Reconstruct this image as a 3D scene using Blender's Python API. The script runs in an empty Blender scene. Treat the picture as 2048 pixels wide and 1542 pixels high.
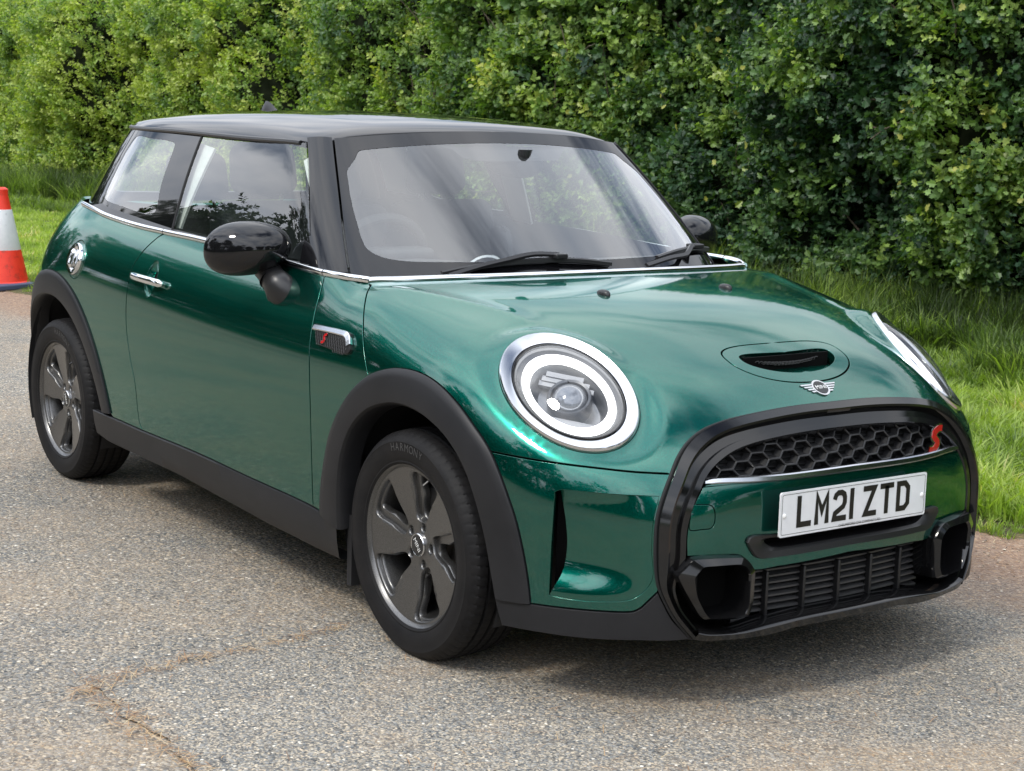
import bpy, bmesh, math, random, time
import numpy as np
from mathutils import Vector, Matrix
from mathutils.geometry import delaunay_2d_cdt
T0 = time.time()
rnd = random.Random(5)
rng = np.random.default_rng(5)
SC = bpy.context.scene
COL = SC.collection
R = math.radians

# ------------------------------------------------------------------ camera
CP = np.array([3.6514026, -3.1436937, 1.43275334])
YAW, PITCH, ROLL, FPX = 2.516871055, -0.160401623, 0.029462277, 3409.19
_d = np.array([math.cos(YAW)*math.cos(PITCH), math.sin(YAW)*math.cos(PITCH), math.sin(PITCH)])
_r = np.cross(_d, [0, 0, 1]); _r /= np.linalg.norm(_r); _u = np.cross(_r, _d)
CR = math.cos(ROLL)*_r + math.sin(ROLL)*_u
CU = -math.sin(ROLL)*_r + math.cos(ROLL)*_u
CD = _d
cam_data = bpy.data.cameras.new('camera')
cam = bpy.data.objects.new('camera', cam_data); COL.objects.link(cam)
cam.matrix_world = Matrix(((CR[0], CU[0], -CD[0], CP[0]), (CR[1], CU[1], -CD[1], CP[1]), (CR[2], CU[2], -CD[2], CP[2]), (0, 0, 0, 1)))
cam_data.sensor_width = 36; cam_data.lens = FPX/2048*36
cam_data.clip_start = .1; cam_data.clip_end = 1500
cam_data.dof.use_dof = True; cam_data.dof.focus_distance = 5.2; cam_data.dof.aperture_fstop = 14
SC.camera = cam

# ------------------------------------------------------------------ world and sun
SUN_AZ, SUN_EL = R(-80), R(50)          # direction to the sun in the scene frame (azimuth from +x)
w = bpy.data.worlds.new("World"); SC.world = w; w.use_nodes = True
nt = w.node_tree; N = nt.nodes; L = nt.links
bg = N['Background']
sky = N.new('ShaderNodeTexSky'); sky.sky_type = 'NISHITA'; sky.sun_disc = False
sky.sun_elevation = SUN_EL; sky.sun_rotation = math.pi/2 - SUN_AZ
sky.air_density = 1.0; sky.dust_density = 0.2; sky.ozone_density = 1.5
tc = N.new('ShaderNodeTexCoord')
sep = N.new('ShaderNodeSeparateXYZ'); L.new(tc.outputs['Generated'], sep.inputs[0])
def wm(op, a, b=None, c=None):
    m = N.new('ShaderNodeMath'); m.operation = op
    for i, v in enumerate((a, b, c)):
        if v is None: continue
        if isinstance(v, (int, float)): m.inputs[i].default_value = v
        else: L.new(v, m.inputs[i])
    return m.outputs[0]
zc = wm('MAXIMUM', sep.outputs['Z'], 0.0)
den = wm('ADD', zc, 0.22)
px_ = wm('DIVIDE', sep.outputs['X'], den); py_ = wm('DIVIDE', sep.outputs['Y'], den)
cmb = N.new('ShaderNodeCombineXYZ'); L.new(px_, cmb.inputs[0]); L.new(py_, cmb.inputs[1])
n1 = N.new('ShaderNodeTexNoise'); n1.inputs['Scale'].default_value = 0.85; n1.inputs['Detail'].default_value = 9; n1.inputs['Roughness'].default_value = .58
n1.inputs['Distortion'].default_value = .35
mp = N.new('ShaderNodeMapping'); mp.inputs['Location'].default_value = (3.1, 1.7, 0); mp.inputs['Scale'].default_value = (1.0, 1.25, 1)
L.new(cmb.outputs[0], mp.inputs[0]); L.new(mp.outputs[0], n1.inputs['Vector'])
cov = N.new('ShaderNodeMapRange'); cov.interpolation_type = 'SMOOTHSTEP'
cov.inputs['From Min'].default_value = .34; cov.inputs['From Max'].default_value = .47
L.new(n1.outputs['Fac'], cov.inputs['Value'])
n2 = N.new('ShaderNodeTexNoise'); n2.inputs['Scale'].default_value = 2.3; n2.inputs['Detail'].default_value = 6
L.new(mp.outputs[0], n2.inputs['Vector'])
cr = N.new('ShaderNodeValToRGB'); cr.color_ramp.elements[0].position = .3; cr.color_ramp.elements[0].color = (6.0, 6.8, 8.2, 1)
cr.color_ramp.elements[1].position = .72; cr.color_ramp.elements[1].color = (12.5, 12.6, 13, 1)
L.new(n2.outputs['Fac'], cr.inputs[0])
# cloud is brighter towards the sun, as light scatters forward through it
dt = N.new('ShaderNodeVectorMath'); dt.operation = 'DOT_PRODUCT'; L.new(tc.outputs['Generated'], dt.inputs[0]); dt.inputs[1].default_value = (math.cos(SUN_EL)*math.cos(SUN_AZ), math.cos(SUN_EL)*math.sin(SUN_AZ), math.sin(SUN_EL))
gain = wm('MAXIMUM', wm('ADD', wm('MULTIPLY', dt.outputs['Value'], 1.0), 1.30), .8)
vm = N.new('ShaderNodeVectorMath'); vm.operation = 'SCALE'; L.new(cr.outputs[0], vm.inputs[0]); L.new(gain, vm.inputs['Scale'])
mix = N.new('ShaderNodeMixRGB'); L.new(cov.outputs[0], mix.inputs[0]); L.new(sky.outputs[0], mix.inputs[1]); L.new(vm.outputs[0], mix.inputs[2])
L.new(mix.outputs[0], bg.inputs['Color']); bg.inputs['Strength'].default_value = 0.12

sd = bpy.data.lights.new('sun', 'SUN'); sd.energy = 2.1; sd.angle = R(10); sd.color = (1, .95, .86)
sun = bpy.data.objects.new('sun', sd); COL.objects.link(sun)
sdir = Vector((math.cos(SUN_EL)*math.cos(SUN_AZ), math.cos(SUN_EL)*math.sin(SUN_AZ), math.sin(SUN_EL)))
sun.rotation_euler = sdir.to_track_quat('Z', 'Y').to_euler()

SC.view_settings.view_transform = 'Standard'; SC.view_settings.look = 'None'
SC.view_settings.exposure = -0.08; SC.view_settings.gamma = 1; SC.view_settings.use_curve_mapping = False
SC.render.engine = 'CYCLES'
cy = SC.cycles
cy.use_denoising = True; cy.max_bounces = 8; cy.transparent_max_bounces = 16; cy.glossy_bounces = 4; cy.diffuse_bounces = 3
cy.caustics_reflective = False; cy.caustics_refractive = False

# ------------------------------------------------------------------ materials
MATS = {}
def mat(name, col=(.5, .5, .5), rough=.5, metal=0., coat=0., spec=.5, emit=None, estr=0, build=None, crough=.03):
    m = bpy.data.materials.new(name); m.use_nodes = True
    b = m.node_tree.nodes['Principled BSDF']
    b.inputs['Base Color'].default_value = (*col, 1); b.inputs['Roughness'].default_value = rough
    b.inputs['Metallic'].default_value = metal; b.inputs['Coat Weight'].default_value = coat
    b.inputs['Coat Roughness'].default_value = crough
    b.inputs['Specular IOR Level'].default_value = spec
    if emit: b.inputs['Emission Color'].default_value = (*emit, 1); b.inputs['Emission Strength'].default_value = estr
    if build: build(m, m.node_tree, b)
    MATS[name] = m
    return m
def nz(nt, scale, detail=4, rough=.5, coords='Object', typ='ShaderNodeTexNoise', vec=None):
    t = nt.nodes.new(typ); t.inputs['Scale'].default_value = scale
    if typ == 'ShaderNodeTexNoise': t.inputs['Detail'].default_value = detail; t.inputs['Roughness'].default_value = rough
    if vec is None:
        c = nt.nodes.new('ShaderNodeTexCoord'); vec = c.outputs[coords]
    nt.links.new(vec, t.inputs['Vector'])
    return t
def ramp(nt, inp, stops):
    r = nt.nodes.new('ShaderNodeValToRGB'); e = r.color_ramp.elements
    while len(e) < len(stops): e.new(.5)
    for x, (p, c) in zip(e, stops): x.position = p; x.color = (*c, 1) if len(c) == 3 else c
    nt.links.new(inp, r.inputs[0]); return r.outputs[0]
def mixc(nt, fac, a, b, typ='MIX'):
    m = nt.nodes.new('ShaderNodeMixRGB'); m.blend_type = typ
    for i, v in enumerate((fac, a, b)):
        if isinstance(v, (int, float)): m.inputs[i].default_value = v
        elif isinstance(v, tuple): m.inputs[i].default_value = (*v, 1)
        else: nt.links.new(v, m.inputs[i])
    return m.outputs[0]
def bump(nt, b, h, strength=.3, dist=.002):
    n = nt.nodes.new('ShaderNodeBump'); n.inputs['Strength'].default_value = strength; n.inputs['Distance'].default_value = dist
    nt.links.new(h, n.inputs['Height']); nt.links.new(n.outputs[0], b.inputs['Normal'])

def b_paint(m, nt, b):
    f = nz(nt, 900, 1)
    c = ramp(nt, f.outputs['Fac'], [(.35, (.0, .068, .048)), (.65, (.0, .132, .096))])
    nt.links.new(c, b.inputs['Base Color'])
    b.inputs['Coat IOR'].default_value = 1.62; b.inputs['Specular Tint'].default_value = (.12, .75, .62, 1)
    # very fine road dust and orange peel in the lacquer
    d = nz(nt, 3.0, 6, .6)
    rr = nt.nodes.new('ShaderNodeMapRange'); rr.inputs['To Min'].default_value = .004; rr.inputs['To Max'].default_value = .022
    nt.links.new(d.outputs['Fac'], rr.inputs['Value']); nt.links.new(rr.outputs[0], b.inputs['Coat Roughness'])
    o = nz(nt, 260, 1)
    n = nt.nodes.new('ShaderNodeBump'); n.inputs['Strength'].default_value = .05; n.inputs['Distance'].default_value = .0006
    nt.links.new(o.outputs['Fac'], n.inputs['Height']); nt.links.new(n.outputs[0], b.inputs['Coat Normal'])
PAINT = mat('green_metallic_paint', rough=.24, metal=.9, coat=1., build=b_paint)
GLOSSB = mat('gloss_black', (.006, .006, .007), .25, coat=1., spec=.0)
PIANO = mat('gloss_black_plastic', (.006, .006, .0065), .09, spec=.55)
def b_clad(m, nt, b):
    f = nz(nt, 500, 2); bump(nt, b, f.outputs['Fac'], .25, .0006)
    d = nz(nt, 6, 6, .65); c = ramp(nt, d.outputs['Fac'], [(.3, (.0125, .0128, .0145)), (.75, (.020, .020, .022))])
    nt.links.new(c, b.inputs['Base Color'])
CLAD = mat('grained_black_plastic', (.03, .03, .03), .45, spec=.26, build=b_clad)
SATB = mat('satin_black_plastic', (.014, .014, .015), .36)
MATTB = mat('matt_black', (.008, .008, .009), .75)
DARK = mat('cavity_shade_black', (.003, .003, .003), .9, spec=.1)  # near-black colour standing in for the shade inside gaps and openings
CHROME = mat('chrome', (.80, .81, .82), .07, metal=1.)
SATC = mat('bright_satin_chrome', (.64, .65, .67), .16, metal=1.)
SILVER = mat('silver_trim', (.62, .62, .63), .22, metal=1.)
def b_rim(m, nt, b):
    f = nz(nt, 700, 1); c = ramp(nt, f.outputs['Fac'], [(.4, (.085, .084, .083)), (.6, (.15, .148, .146))]); nt.links.new(c, b.inputs['Base Color'])
RIM = mat('anthracite_alloy', rough=.34, metal=.85, coat=.5, build=b_rim, crough=.12)
def b_tyre(m, nt, b):
    d = nz(nt, 18, 6, .65); c = ramp(nt, d.outputs['Fac'], [(.3, (.007, .007, .008)), (.8, (.015, .014, .014))]); nt.links.new(c, b.inputs['Base Color'])
    f = nz(nt, 160, 3); bump(nt, b, f.outputs['Fac'], .25, .0008)
TYRE = mat('tyre_rubber', rough=.6, spec=.2, build=b_tyre)
TYREL = mat('tyre_lettering', (.05, .05, .052), .5)
DISC = mat('brake_disc', (.22, .20, .18), .45, metal=.9)
WHITE = mat('white_plastic', (.78, .79, .78), .35)
RED = mat('red_enamel', (.42, .01, .012), .25, coat=1)
FAB = mat('charcoal_seat_fabric', (.05, .053, .058), .85)
LIGHTTRIM = mat('pale_grey_trim', (.60, .61, .585), .8)
DASH = mat('dashboard_plastic', (.055, .057, .060), .6)
BLKINK = mat('black_plate_lettering', (.006, .006, .006), .4)
def b_plate(m, nt, b):
    d = nz(nt, 25, 5, .6); c = ramp(nt, d.outputs['Fac'], [(.3, (.70, .72, .74)), (.8, (.78, .80, .82))]); nt.links.new(c, b.inputs['Base Color'])
PLATE = mat('white_plate_acrylic', rough=.25, coat=.6, build=b_plate)
DRL = mat('lit_daytime_ring', (.9, .9, .9), .3, emit=(1, .99, .96), estr=3.2)
def glassmat(name, tint, ior=1.5, rough=0.0, boost=1.0):
    m = bpy.data.materials.new(name); m.use_nodes = True; nt = m.node_tree; N = nt.nodes; L = nt.links
    N.remove(N['Principled BSDF']); out = N['Material Output']
    t = N.new('ShaderNodeBsdfTransparent'); t.inputs[0].default_value = (*tint, 1)
    g = N.new('ShaderNodeBsdfGlossy'); g.inputs['Roughness'].default_value = rough; g.inputs[0].default_value = (1, 1, 1, 1)
    # the same reflectance from both faces of a thin pane (Schlick)
    ge = N.new('ShaderNodeNewGeometry'); dp = N.new('ShaderNodeVectorMath'); dp.operation = 'DOT_PRODUCT'; L.new(ge.outputs['Incoming'], dp.inputs[0]); L.new(ge.outputs['Normal'], dp.inputs[1])
    def mm(op, a, b_=None):
        q = N.new('ShaderNodeMath'); q.operation = op
        for i, v in enumerate((a, b_)):
            if v is None: continue
            if isinstance(v, (int, float)): q.inputs[i].default_value = v
            else: L.new(v, q.inputs[i])
        return q.outputs[0]
    f0 = ((ior-1)/(ior+1))**2
    sch = mm('ADD', mm('MULTIPLY', mm('POWER', mm('SUBTRACT', 1.0, mm('ABSOLUTE', dp.outputs['Value'])), 5.0), 1-f0), f0)
    mu = N.new('ShaderNodeMath'); mu.operation = 'MULTIPLY'; mu.inputs[1].default_value = boost; mu.use_clamp = True
    L.new(sch, mu.inputs[0])
    x = N.new('ShaderNodeMixShader'); L.new(mu.outputs[0], x.inputs[0]); L.new(t.outputs[0], x.inputs[1]); L.new(g.outputs[0], x.inputs[2])
    L.new(x.outputs[0], out.inputs[0]); MATS[name] = m; return m
GLASS = glassmat('window_glass', (.86, .91, .88), 1.52, 0, 2.1)     # two faces of the pane reflect
SCREEN = glassmat('laminated_screen_glass', (.90, .94, .92), 1.52, 0, 3.5)
LENS = glassmat('clear_lamp_lens', (.93, .94, .95), 1.5, 0, 1.4)

# ------------------------------------------------------------------ object helpers
def link(name, me, m=None, parent=None):
    o = bpy.data.objects.new(name, me); COL.objects.link(o)
    if m is not None and me is not None and len(me.materials) == 0: me.materials.append(m)
    if parent is not None: o.parent = parent
    return o
def empty(name, loc=(0, 0, 0), label=None, cat=None, group=None):
    o = bpy.data.objects.new(name, None); COL.objects.link(o); o.location = loc; o.empty_display_size = .1
    tag(o, label, cat, group); return o
def tag(o, label=None, cat=None, group=None, kind=None):
    if label: o['label'] = label
    if cat: o['category'] = cat
    if group: o['group'] = group
    if kind: o['kind'] = kind
    return o
def mesh(name, V, F, normals=None, smooth=True):
    me = bpy.data.meshes.new(name)
    me.from_pydata([tuple(map(float, v)) for v in V], [], [tuple(map(int, f)) for f in F])
    if smooth: me.polygons.foreach_set('use_smooth', [True]*len(me.polygons))
    me.update()
    if normals is not None: me.normals_split_custom_set_from_vertices([tuple(map(float, n)) for n in normals])
    return me
def bm_mesh(name, bm, smooth=True, angle=None):
    me = bpy.data.meshes.new(name); bmesh.ops.recalc_face_normals(bm, faces=bm.faces[:]); bm.to_mesh(me); bm.free()
    if smooth: me.polygons.foreach_set('use_smooth', [True]*len(me.polygons))
    if angle is not None: me.set_sharp_from_angle(angle=R(angle))
    me.update(); return me
class MB:
    """collects quads and prisms for one mesh"""
    def __init__(s): s.V = []; s.F = []
    def add(s, V, F):
        k = len(s.V); s.V += [tuple(map(float, v)) for v in V]; s.F += [tuple(int(i)+k for i in f) for f in F]; return s
    def box(s, c, h, M=None):
        V = [np.array([sx*h[0], sy*h[1], sz*h[2]]) for sx in (-1, 1) for sy in (-1, 1) for sz in (-1, 1)]
        if M is not None: V = [M@v for v in V]
        V = [np.array(c)+v for v in V]
        return s.add(V, [(0, 1, 3, 2), (4, 6, 7, 5), (0, 4, 5, 1), (2, 3, 7, 6), (0, 2, 6, 4), (1, 5, 7, 3)])
    def tube(s, P, r, n=10, closed=False, cap=True, squash=None):
        P = [np.array(p, float) for p in P]; m = len(P); rs = r if hasattr(r, '__len__') else [r]*m
        V = []; prev = None
        for i, p in enumerate(P):
            a = P[(i-1) % m] if (closed or i > 0) else P[i]; b = P[(i+1) % m] if (closed or i < m-1) else P[i]
            t = b-a; t /= np.linalg.norm(t)+1e-12
            if prev is None:
                up = np.array([0, 0, 1.]) if abs(t[2]) < .9 else np.array([1., 0, 0])
                e1 = np.cross(t, up)
            else: e1 = prev - t*(prev@t)
            e1 /= np.linalg.norm(e1); prev = e1; e2 = np.cross(t, e1)
            for k in range(n):
                q = 2*math.pi*k/n; sq = 1 if squash is None else squash
                V.append(p + rs[i]*(math.cos(q)*e1 + sq*math.sin(q)*e2))
        F = [(i*n+k, i*n+(k+1) % n, ((i+1) % m)*n+(k+1) % n, ((i+1) % m)*n+k) for i in range(m if closed else m-1) for k in range(n)]
        if cap and not closed: F += [tuple(range(n))[::-1], tuple((m-1)*n+k for k in range(n))]
        return s.add(V, F)
    def ribbon(s, P, prof, up=None, closed=False):
        """sweep a 2D profile [(side, up)...] along P with per-point frames up[i]"""
        P = [np.array(p, float) for p in P]; m = len(P); n = len(prof); V = []
        for i, p in enumerate(P):
            a = P[(i-1) % m] if (closed or i > 0) else P[i]; b = P[(i+1) % m] if (closed or i < m-1) else P[i]
            t = b-a; t /= np.linalg.norm(t)+1e-12; u = np.array(up[i], float); u = u-t*(u@t); u /= np.linalg.norm(u)+1e-12; sd = np.cross(t, u)
            for (x, y) in prof: V.append(p+sd*x+u*y)
        F = [(i*n+k, i*n+(k+1) % n, ((i+1) % m)*n+(k+1) % n, ((i+1) % m)*n+k) for i in range(m if closed else m-1) for k in range(n)]
        if not closed: F += [tuple(range(n))[::-1], tuple((m-1)*n+k for k in range(n))]
        return s.add(V, F)
    def build(s, name, m, parent=None, smooth=True, angle=35, mirror=False):
        V, F = s.V, s.F
        if mirror: V = [(x, -y, z) for x, y, z in V]
        bm = bmesh.new(); vs = [bm.verts.new(v) for v in V]
        for f in F:
            if len(set(f)) < 3: continue
            try: bm.faces.new([vs[i] for i in f])
            except ValueError: pass
        me = bm_mesh(name, bm, smooth, angle); return link(name, me, m, parent)
def dup(o, parent=None):
    c = o.copy(); COL.objects.link(c); c.parent = parent
    for ch in list(o.children): dup(ch, c)
    return c
def bevel(o, wd, seg=2):
    md = o.modifiers.new('bevel', 'BEVEL'); md.width = wd; md.segments = seg; md.limit_method = 'ANGLE'; md.angle_limit = R(35); md.harden_normals = False
    return o
def text_mesh(s, size, extrude=0.0, bevel_d=0):
    cu = bpy.data.curves.new('txt', 'FONT'); cu.body = s; cu.size = size; cu.extrude = extrude; cu.align_x = 'CENTER'; cu.align_y = 'CENTER'; cu.resolution_u = 3
    ob = bpy.data.objects.new('txt', cu); COL.objects.link(ob)
    dg = bpy.context.evaluated_depsgraph_get(); me = bpy.data.meshes.new_from_object(ob.evaluated_get(dg))
    bpy.data.objects.remove(ob); bpy.data.curves.remove(cu); return me

# ------------------------------------------------------------------ smooth surface tools
def spl(xs, ys):
    xs = np.array(xs, float); ys = np.array(ys, float); n = len(xs); h = np.diff(xs)
    A = np.zeros((n, n)); b = np.zeros(n); A[0, 0] = A[-1, -1] = 1
    for i in range(1, n-1):
        A[i, i-1] = h[i-1]; A[i, i] = 2*(h[i-1]+h[i]); A[i, i+1] = h[i]; b[i] = 6*((ys[i+1]-ys[i])/h[i]-(ys[i]-ys[i-1])/h[i-1])
    M = np.linalg.solve(A, b)
    def f(x):
        x = np.asarray(x, float); i = np.clip(np.searchsorted(xs, x)-1, 0, n-2); hh = h[i]; a = xs[i+1]-x; c = x-xs[i]
        v = (M[i]*a**3+M[i+1]*c**3)/(6*hh)+(ys[i]/hh-M[i]*hh/6)*a+(ys[i+1]/hh-M[i+1]*hh/6)*c
        s0 = (ys[1]-ys[0])/h[0]-h[0]*(M[1])/6; s1 = (ys[-1]-ys[-2])/h[-1]+h[-1]*(M[-2])/6
        v = np.where(x < xs[0], ys[0]+s0*(x-xs[0]), v); v = np.where(x > xs[-1], ys[-1]+s1*(x-xs[-1]), v)
        return v
    return f
def smax(a, b, k):
    h = np.maximum(k-np.abs(a-b), 0)/k
    return np.maximum(a, b)+h**3*k/6
def sstep(a, b, x):
    t = np.clip((x-a)/(b-a), 0, 1); return t*t*t*(t*(6*t-15)+10)
def nrm(v): return v/(np.linalg.norm(v, axis=-1, keepdims=True)+1e-12)

# headlamp ring plane (measured from both lamps)
HLC = np.array([.3992, .628, .7587]); HLA, HLE, HLR = .7116, .8216, -2.330
HLN = np.array([math.cos(HLE)*math.cos(HLA), math.cos(HLE)*math.sin(HLA), math.sin(HLE)])
_h = np.array([-math.sin(HLA), math.cos(HLA), 0]); _v = np.array([-math.sin(HLE)*math.cos(HLA), -math.sin(HLE)*math.sin(HLA), math.cos(HLE)])
HE1 = math.cos(HLR)*_h+math.sin(HLR)*_v; HE2 = -math.sin(HLR)*_h+math.cos(HLR)*_v
HB, HA = .2092, .1409         # half length along HE1, along HE2

Tz = spl([-.8, -.45, -.3, -.1, .1, .3, .45, .54, .64, .72, .85], [.965, .962, .960, .953, .936, .900, .850, .812, .757, .706, .61])
Wp = spl([-3.3, -2.95, -2.6, -2.3, -1.9, -1.4, -.9, -.45, 0, .3, .5, .8], [.80, .822, .845, .853, .857, .858, .857, .856, .852, .84, .82, .77])
drop = spl([.1, .34, .55, .70, .78, .85, .90, .95, 1.0, 1.1], [.035, .010, 0, .003, .013, .036, .057, .085, .122, .22])
rise = spl([-3.2, -2.9, -2.6, -2.37, -2.0, -1.6, -.55, 0, 1], [-.10, -.06, .015, .06, .062, .040, 0, 0, 0])
F0 = spl([.10, .20, .30, .45, .56, .66, .75, .85], [.758, .772, .772, .774, .768, .745, .705, .645])
R0 = spl([.10, .3, .5, .7, .85, 1.0, 1.1], [-3.03, -3.08, -3.08, -3.05, -3.01, -2.93, -2.85])
def body_f(P):
    x, y, z = P[..., 0], np.abs(P[..., 1]), P[..., 2]
    W = Wp(x)-drop(z-rise(np.clip(x, -3.2, 1)))
    fs = y-W
    sf = sstep(-.45, .25, x); crown = (.03+.045*sf)*y**2+.13*sf*np.maximum(y-.25, 0)**2
    T = Tz(x)-crown*(1+.9*sstep(.0, .5, x))
    qx = np.maximum(-.38-x, 0); T = T+np.minimum(.9*qx*qx/(qx+.25), .6)
    ft = (z-T)/np.sqrt(1+(.35*sstep(.1, .6, x))**2)
    f = smax(fs, ft, .12+.10*sstep(-.5, .15, x))
    FF = F0(z)-.20*y**2-.95*np.maximum(y-.42, 0)**2
    ff = (x-FF)/np.sqrt(1+(.72*y)**2)
    f = smax(f, ff, .16+.16*sstep(.2, .7, y))
    RR = R0(z)+.16*y**2+.5*np.maximum(y-.45, 0)**2
    fr = (RR-x)/np.sqrt(1+(.4*y)**2)
    f = smax(f, fr, .34)
    # raised oval eye round the headlamp
    Q = np.stack([x, y, z], -1)-HLC
    a = Q@HE1; b = Q@HE2; c = Q@HLN
    rr = np.sqrt((a/HB)**2+(b/HA)**2)
    dome = c+.016*(rr**2)-.012
    wgt = 1-sstep(.97, 1.42, rr)
    wgt = wgt*(1-sstep(.12, .22, np.abs(c)))
    return f*(1-wgt)+dome*wgt
# greenhouse
RZ = spl([-3.0, -2.8, -2.5, -2.0, -1.5, -1.1, -.83, -.6], [1.31, 1.345, 1.382, 1.408, 1.412, 1.398, 1.368, 1.32])
GW = spl([-3.0, -2.4, -1.7, -1.0, -.4], [.705, .742, .760, .757, .735])
GB_ = spl([-3.0, -2.9, -2.8, -2.7, -2.5, -2.3, -2.0, -1.5, -1.0, -.4], [.24, .43, .552, .628, .704, .744, .755, .752, .744, .722])
GR_ = spl([-2.9, -2.75, -2.62, -2.5, -2.3, -2.0, -1.5, -1.0, -.4], [.08, .31, .450, .516, .572, .598, .611, .603, .580])
def side_g(P):
    x, y, z = P[..., 0], np.abs(P[..., 1]), P[..., 2]
    t_ = (z-1.0)/.335; xx = np.clip(x, -2.95, 0)
    return (y-(GB_(xx)*(1-t_)+GR_(xx)*t_+.036*t_*(1-t_)))/np.sqrt(1+(2.2*np.maximum(-2.35-x, 0))**2)
def ws_g(P):
    x, y, z = P[..., 0], np.abs(P[..., 1]), P[..., 2]
    zz = z-.95
    X = -.33-1.15*zz-.17*zz*zz-(.445-.16*zz)*y**2
    return (x-X)/1.53
def rear_g(P):
    x, y, z = P[..., 0], np.abs(P[..., 1]), P[..., 2]
    return ((-2.90+.42*(z-1.0)+.30*y**2)-x)/1.08
def roof_g(P):
    x, y, z = P[..., 0], np.abs(P[..., 1]), P[..., 2]
    return z-(RZ(x)-.10*y**2-.35*np.maximum(y-.35, 0)**2)
def glass_f(P):
    return smax(smax(side_g(P), ws_g(P), .13), rear_g(P), .12)
def roof_f(P):
    f = smax(smax(side_g(P)-.012, ws_g(P)-.004, .10), rear_g(P)-.02, .12)
    return smax(f, roof_g(P), .07)
def grad(f, P, h=8e-4):
    g = np.stack([f(P+np.eye(3)[i]*h)-f(P-np.eye(3)[i]*h) for i in range(3)], -1)
    return nrm(g)
def cast(f, O, D, t0, t1, n=90, first=True):
    """first sign change of f along rays O+tD"""
    O = np.broadcast_to(np.asarray(O, float), np.asarray(D).shape) if np.asarray(O).ndim == 1 else O
    D = np.broadcast_to(np.asarray(D, float), O.shape)
    ts = np.linspace(t0, t1, n); vals = np.stack([f(O+D*t) for t in ts], 0)
    sg = (vals[:-1] <= 0) != (vals[1:] <= 0)
    ok = sg.any(0); k = np.argmax(sg, 0) if first else (n-2-np.argmax(sg[::-1], 0))
    a = ts[k]; b = ts[k+1]; fa = np.take_along_axis(vals, k[None], 0)[0]
    for _ in range(26):
        m = (a+b)/2; fm = f(O+D*m[..., None]); s = np.sign(fm) == np.sign(fa)
        a = np.where(s, m, a); b = np.where(s, b, m)
    Pt = O+D*((a+b)/2)[..., None]
    return Pt, ok
def pray(px):
    px = np.atleast_2d(np.asarray(px, float))
    v = CD*FPX+CR*(px[:, :1]-1024)+CU*(771-px[:, 1:2]); return nrm(v)
def onsurf(px, f=body_f, near=2.5, far=7.5):
    """points of the photograph carried onto the surface f, returned with y >= 0 (both sides of the car are alike)"""
    D = pray(px); P, ok = cast(f, np.broadcast_to(CP, D.shape), D, near, far, 200)
    if not ok.all(): print('WARN miss', [tuple(np.round(p)) for p, o in zip(np.atleast_2d(px), ok) if not o])
    P = P.copy(); P[:, 1] = -P[:, 1]
    return P
def onplane(px, ax, val):
    D = pray(px); t = (val-CP[ax])/D[:, ax]; P = CP+D*t[:, None]; P[:, 1] *= -1; return P   # returned mirrored, y >= 0
def project(P):
    P = np.atleast_2d(P); v = P-CP; z = v@CD
    return np.stack([1024+FPX*(v@CR)/z, 771-FPX*(v@CU)/z], -1)
def smooth_curve(P, step=.01, closed=False, corners=()):
    """Catmull-Rom through P, resampled at about `step`; indices in `corners` stay sharp"""
    P = np.asarray(P, float); m = len(P); out = []
    segs = m if closed else m-1
    for i in range(segs):
        p1 = P[i]; p2 = P[(i+1) % m]
        p0 = P[(i-1) % m] if (closed or i > 0) else 2*p1-p2
        p3 = P[(i+2) % m] if (closed or i+2 < m) else 2*p2-p1
        if i in corners: p0 = 2*p1-p2
        if (i+1) % m in corners: p3 = 2*p2-p1
        d1 = max(np.linalg.norm(p1-p0), 1e-6)**.5; d2 = max(np.linalg.norm(p2-p1), 1e-6)**.5; d3 = max(np.linalg.norm(p3-p2), 1e-6)**.5
        t1 = (p1-p0)/d1-(p2-p0)/(d1+d2)+(p2-p1)/d2; t2 = (p2-p1)/d2-(p3-p1)/(d2+d3)+(p3-p2)/d3
        t1 *= d2; t2 *= d2
        L_ = np.linalg.norm(p2-p1); n = max(1, int(round(L_/step)))
        for k in range(n):
            s = k/n; out.append((2*s**3-3*s**2+1)*p1+(s**3-2*s**2+s)*t1+(-2*s**3+3*s**2)*p2+(s**3-s**2)*t2)
    if not closed: out.append(P[-1])
    return np.array(out)
def pc(px, f=body_f, step=.01, closed=False, corners=(), near=2.5, far=7.5):
    """curve drawn through photograph points, lying on surface f"""
    C = smooth_curve(onsurf(px, f, near, far), step, closed, corners)
    return snap(C, f)
def snap(C, f, it=4):
    C = np.array(C, float)
    for _ in range(it):
        v = f(C); h = 8e-4
        g = np.stack([(f(C+np.eye(3)[i]*h)-f(C-np.eye(3)[i]*h))/(2*h) for i in range(3)], -1)
        C = C-g*(v/(np.sum(g*g, -1)+1e-9))[:, None]
    return C
def inside(poly, pts):
    x, y = pts[:, 0], pts[:, 1]; c = np.zeros(len(pts), bool); n = len(poly)
    a = poly; b = np.roll(poly, -1, 0)
    for (x1, y1), (x2, y2) in zip(a, b):
        if y1 == y2: continue
        m = ((y1 > y) != (y2 > y)) & (x < (x2-x1)*(y-y1)/(y2-y1)+x1); c ^= m
    return c
def area2(p): return .5*np.sum(p[:, 0]*np.roll(p[:, 1], -1)-np.roll(p[:, 0], -1)*p[:, 1])
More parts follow.
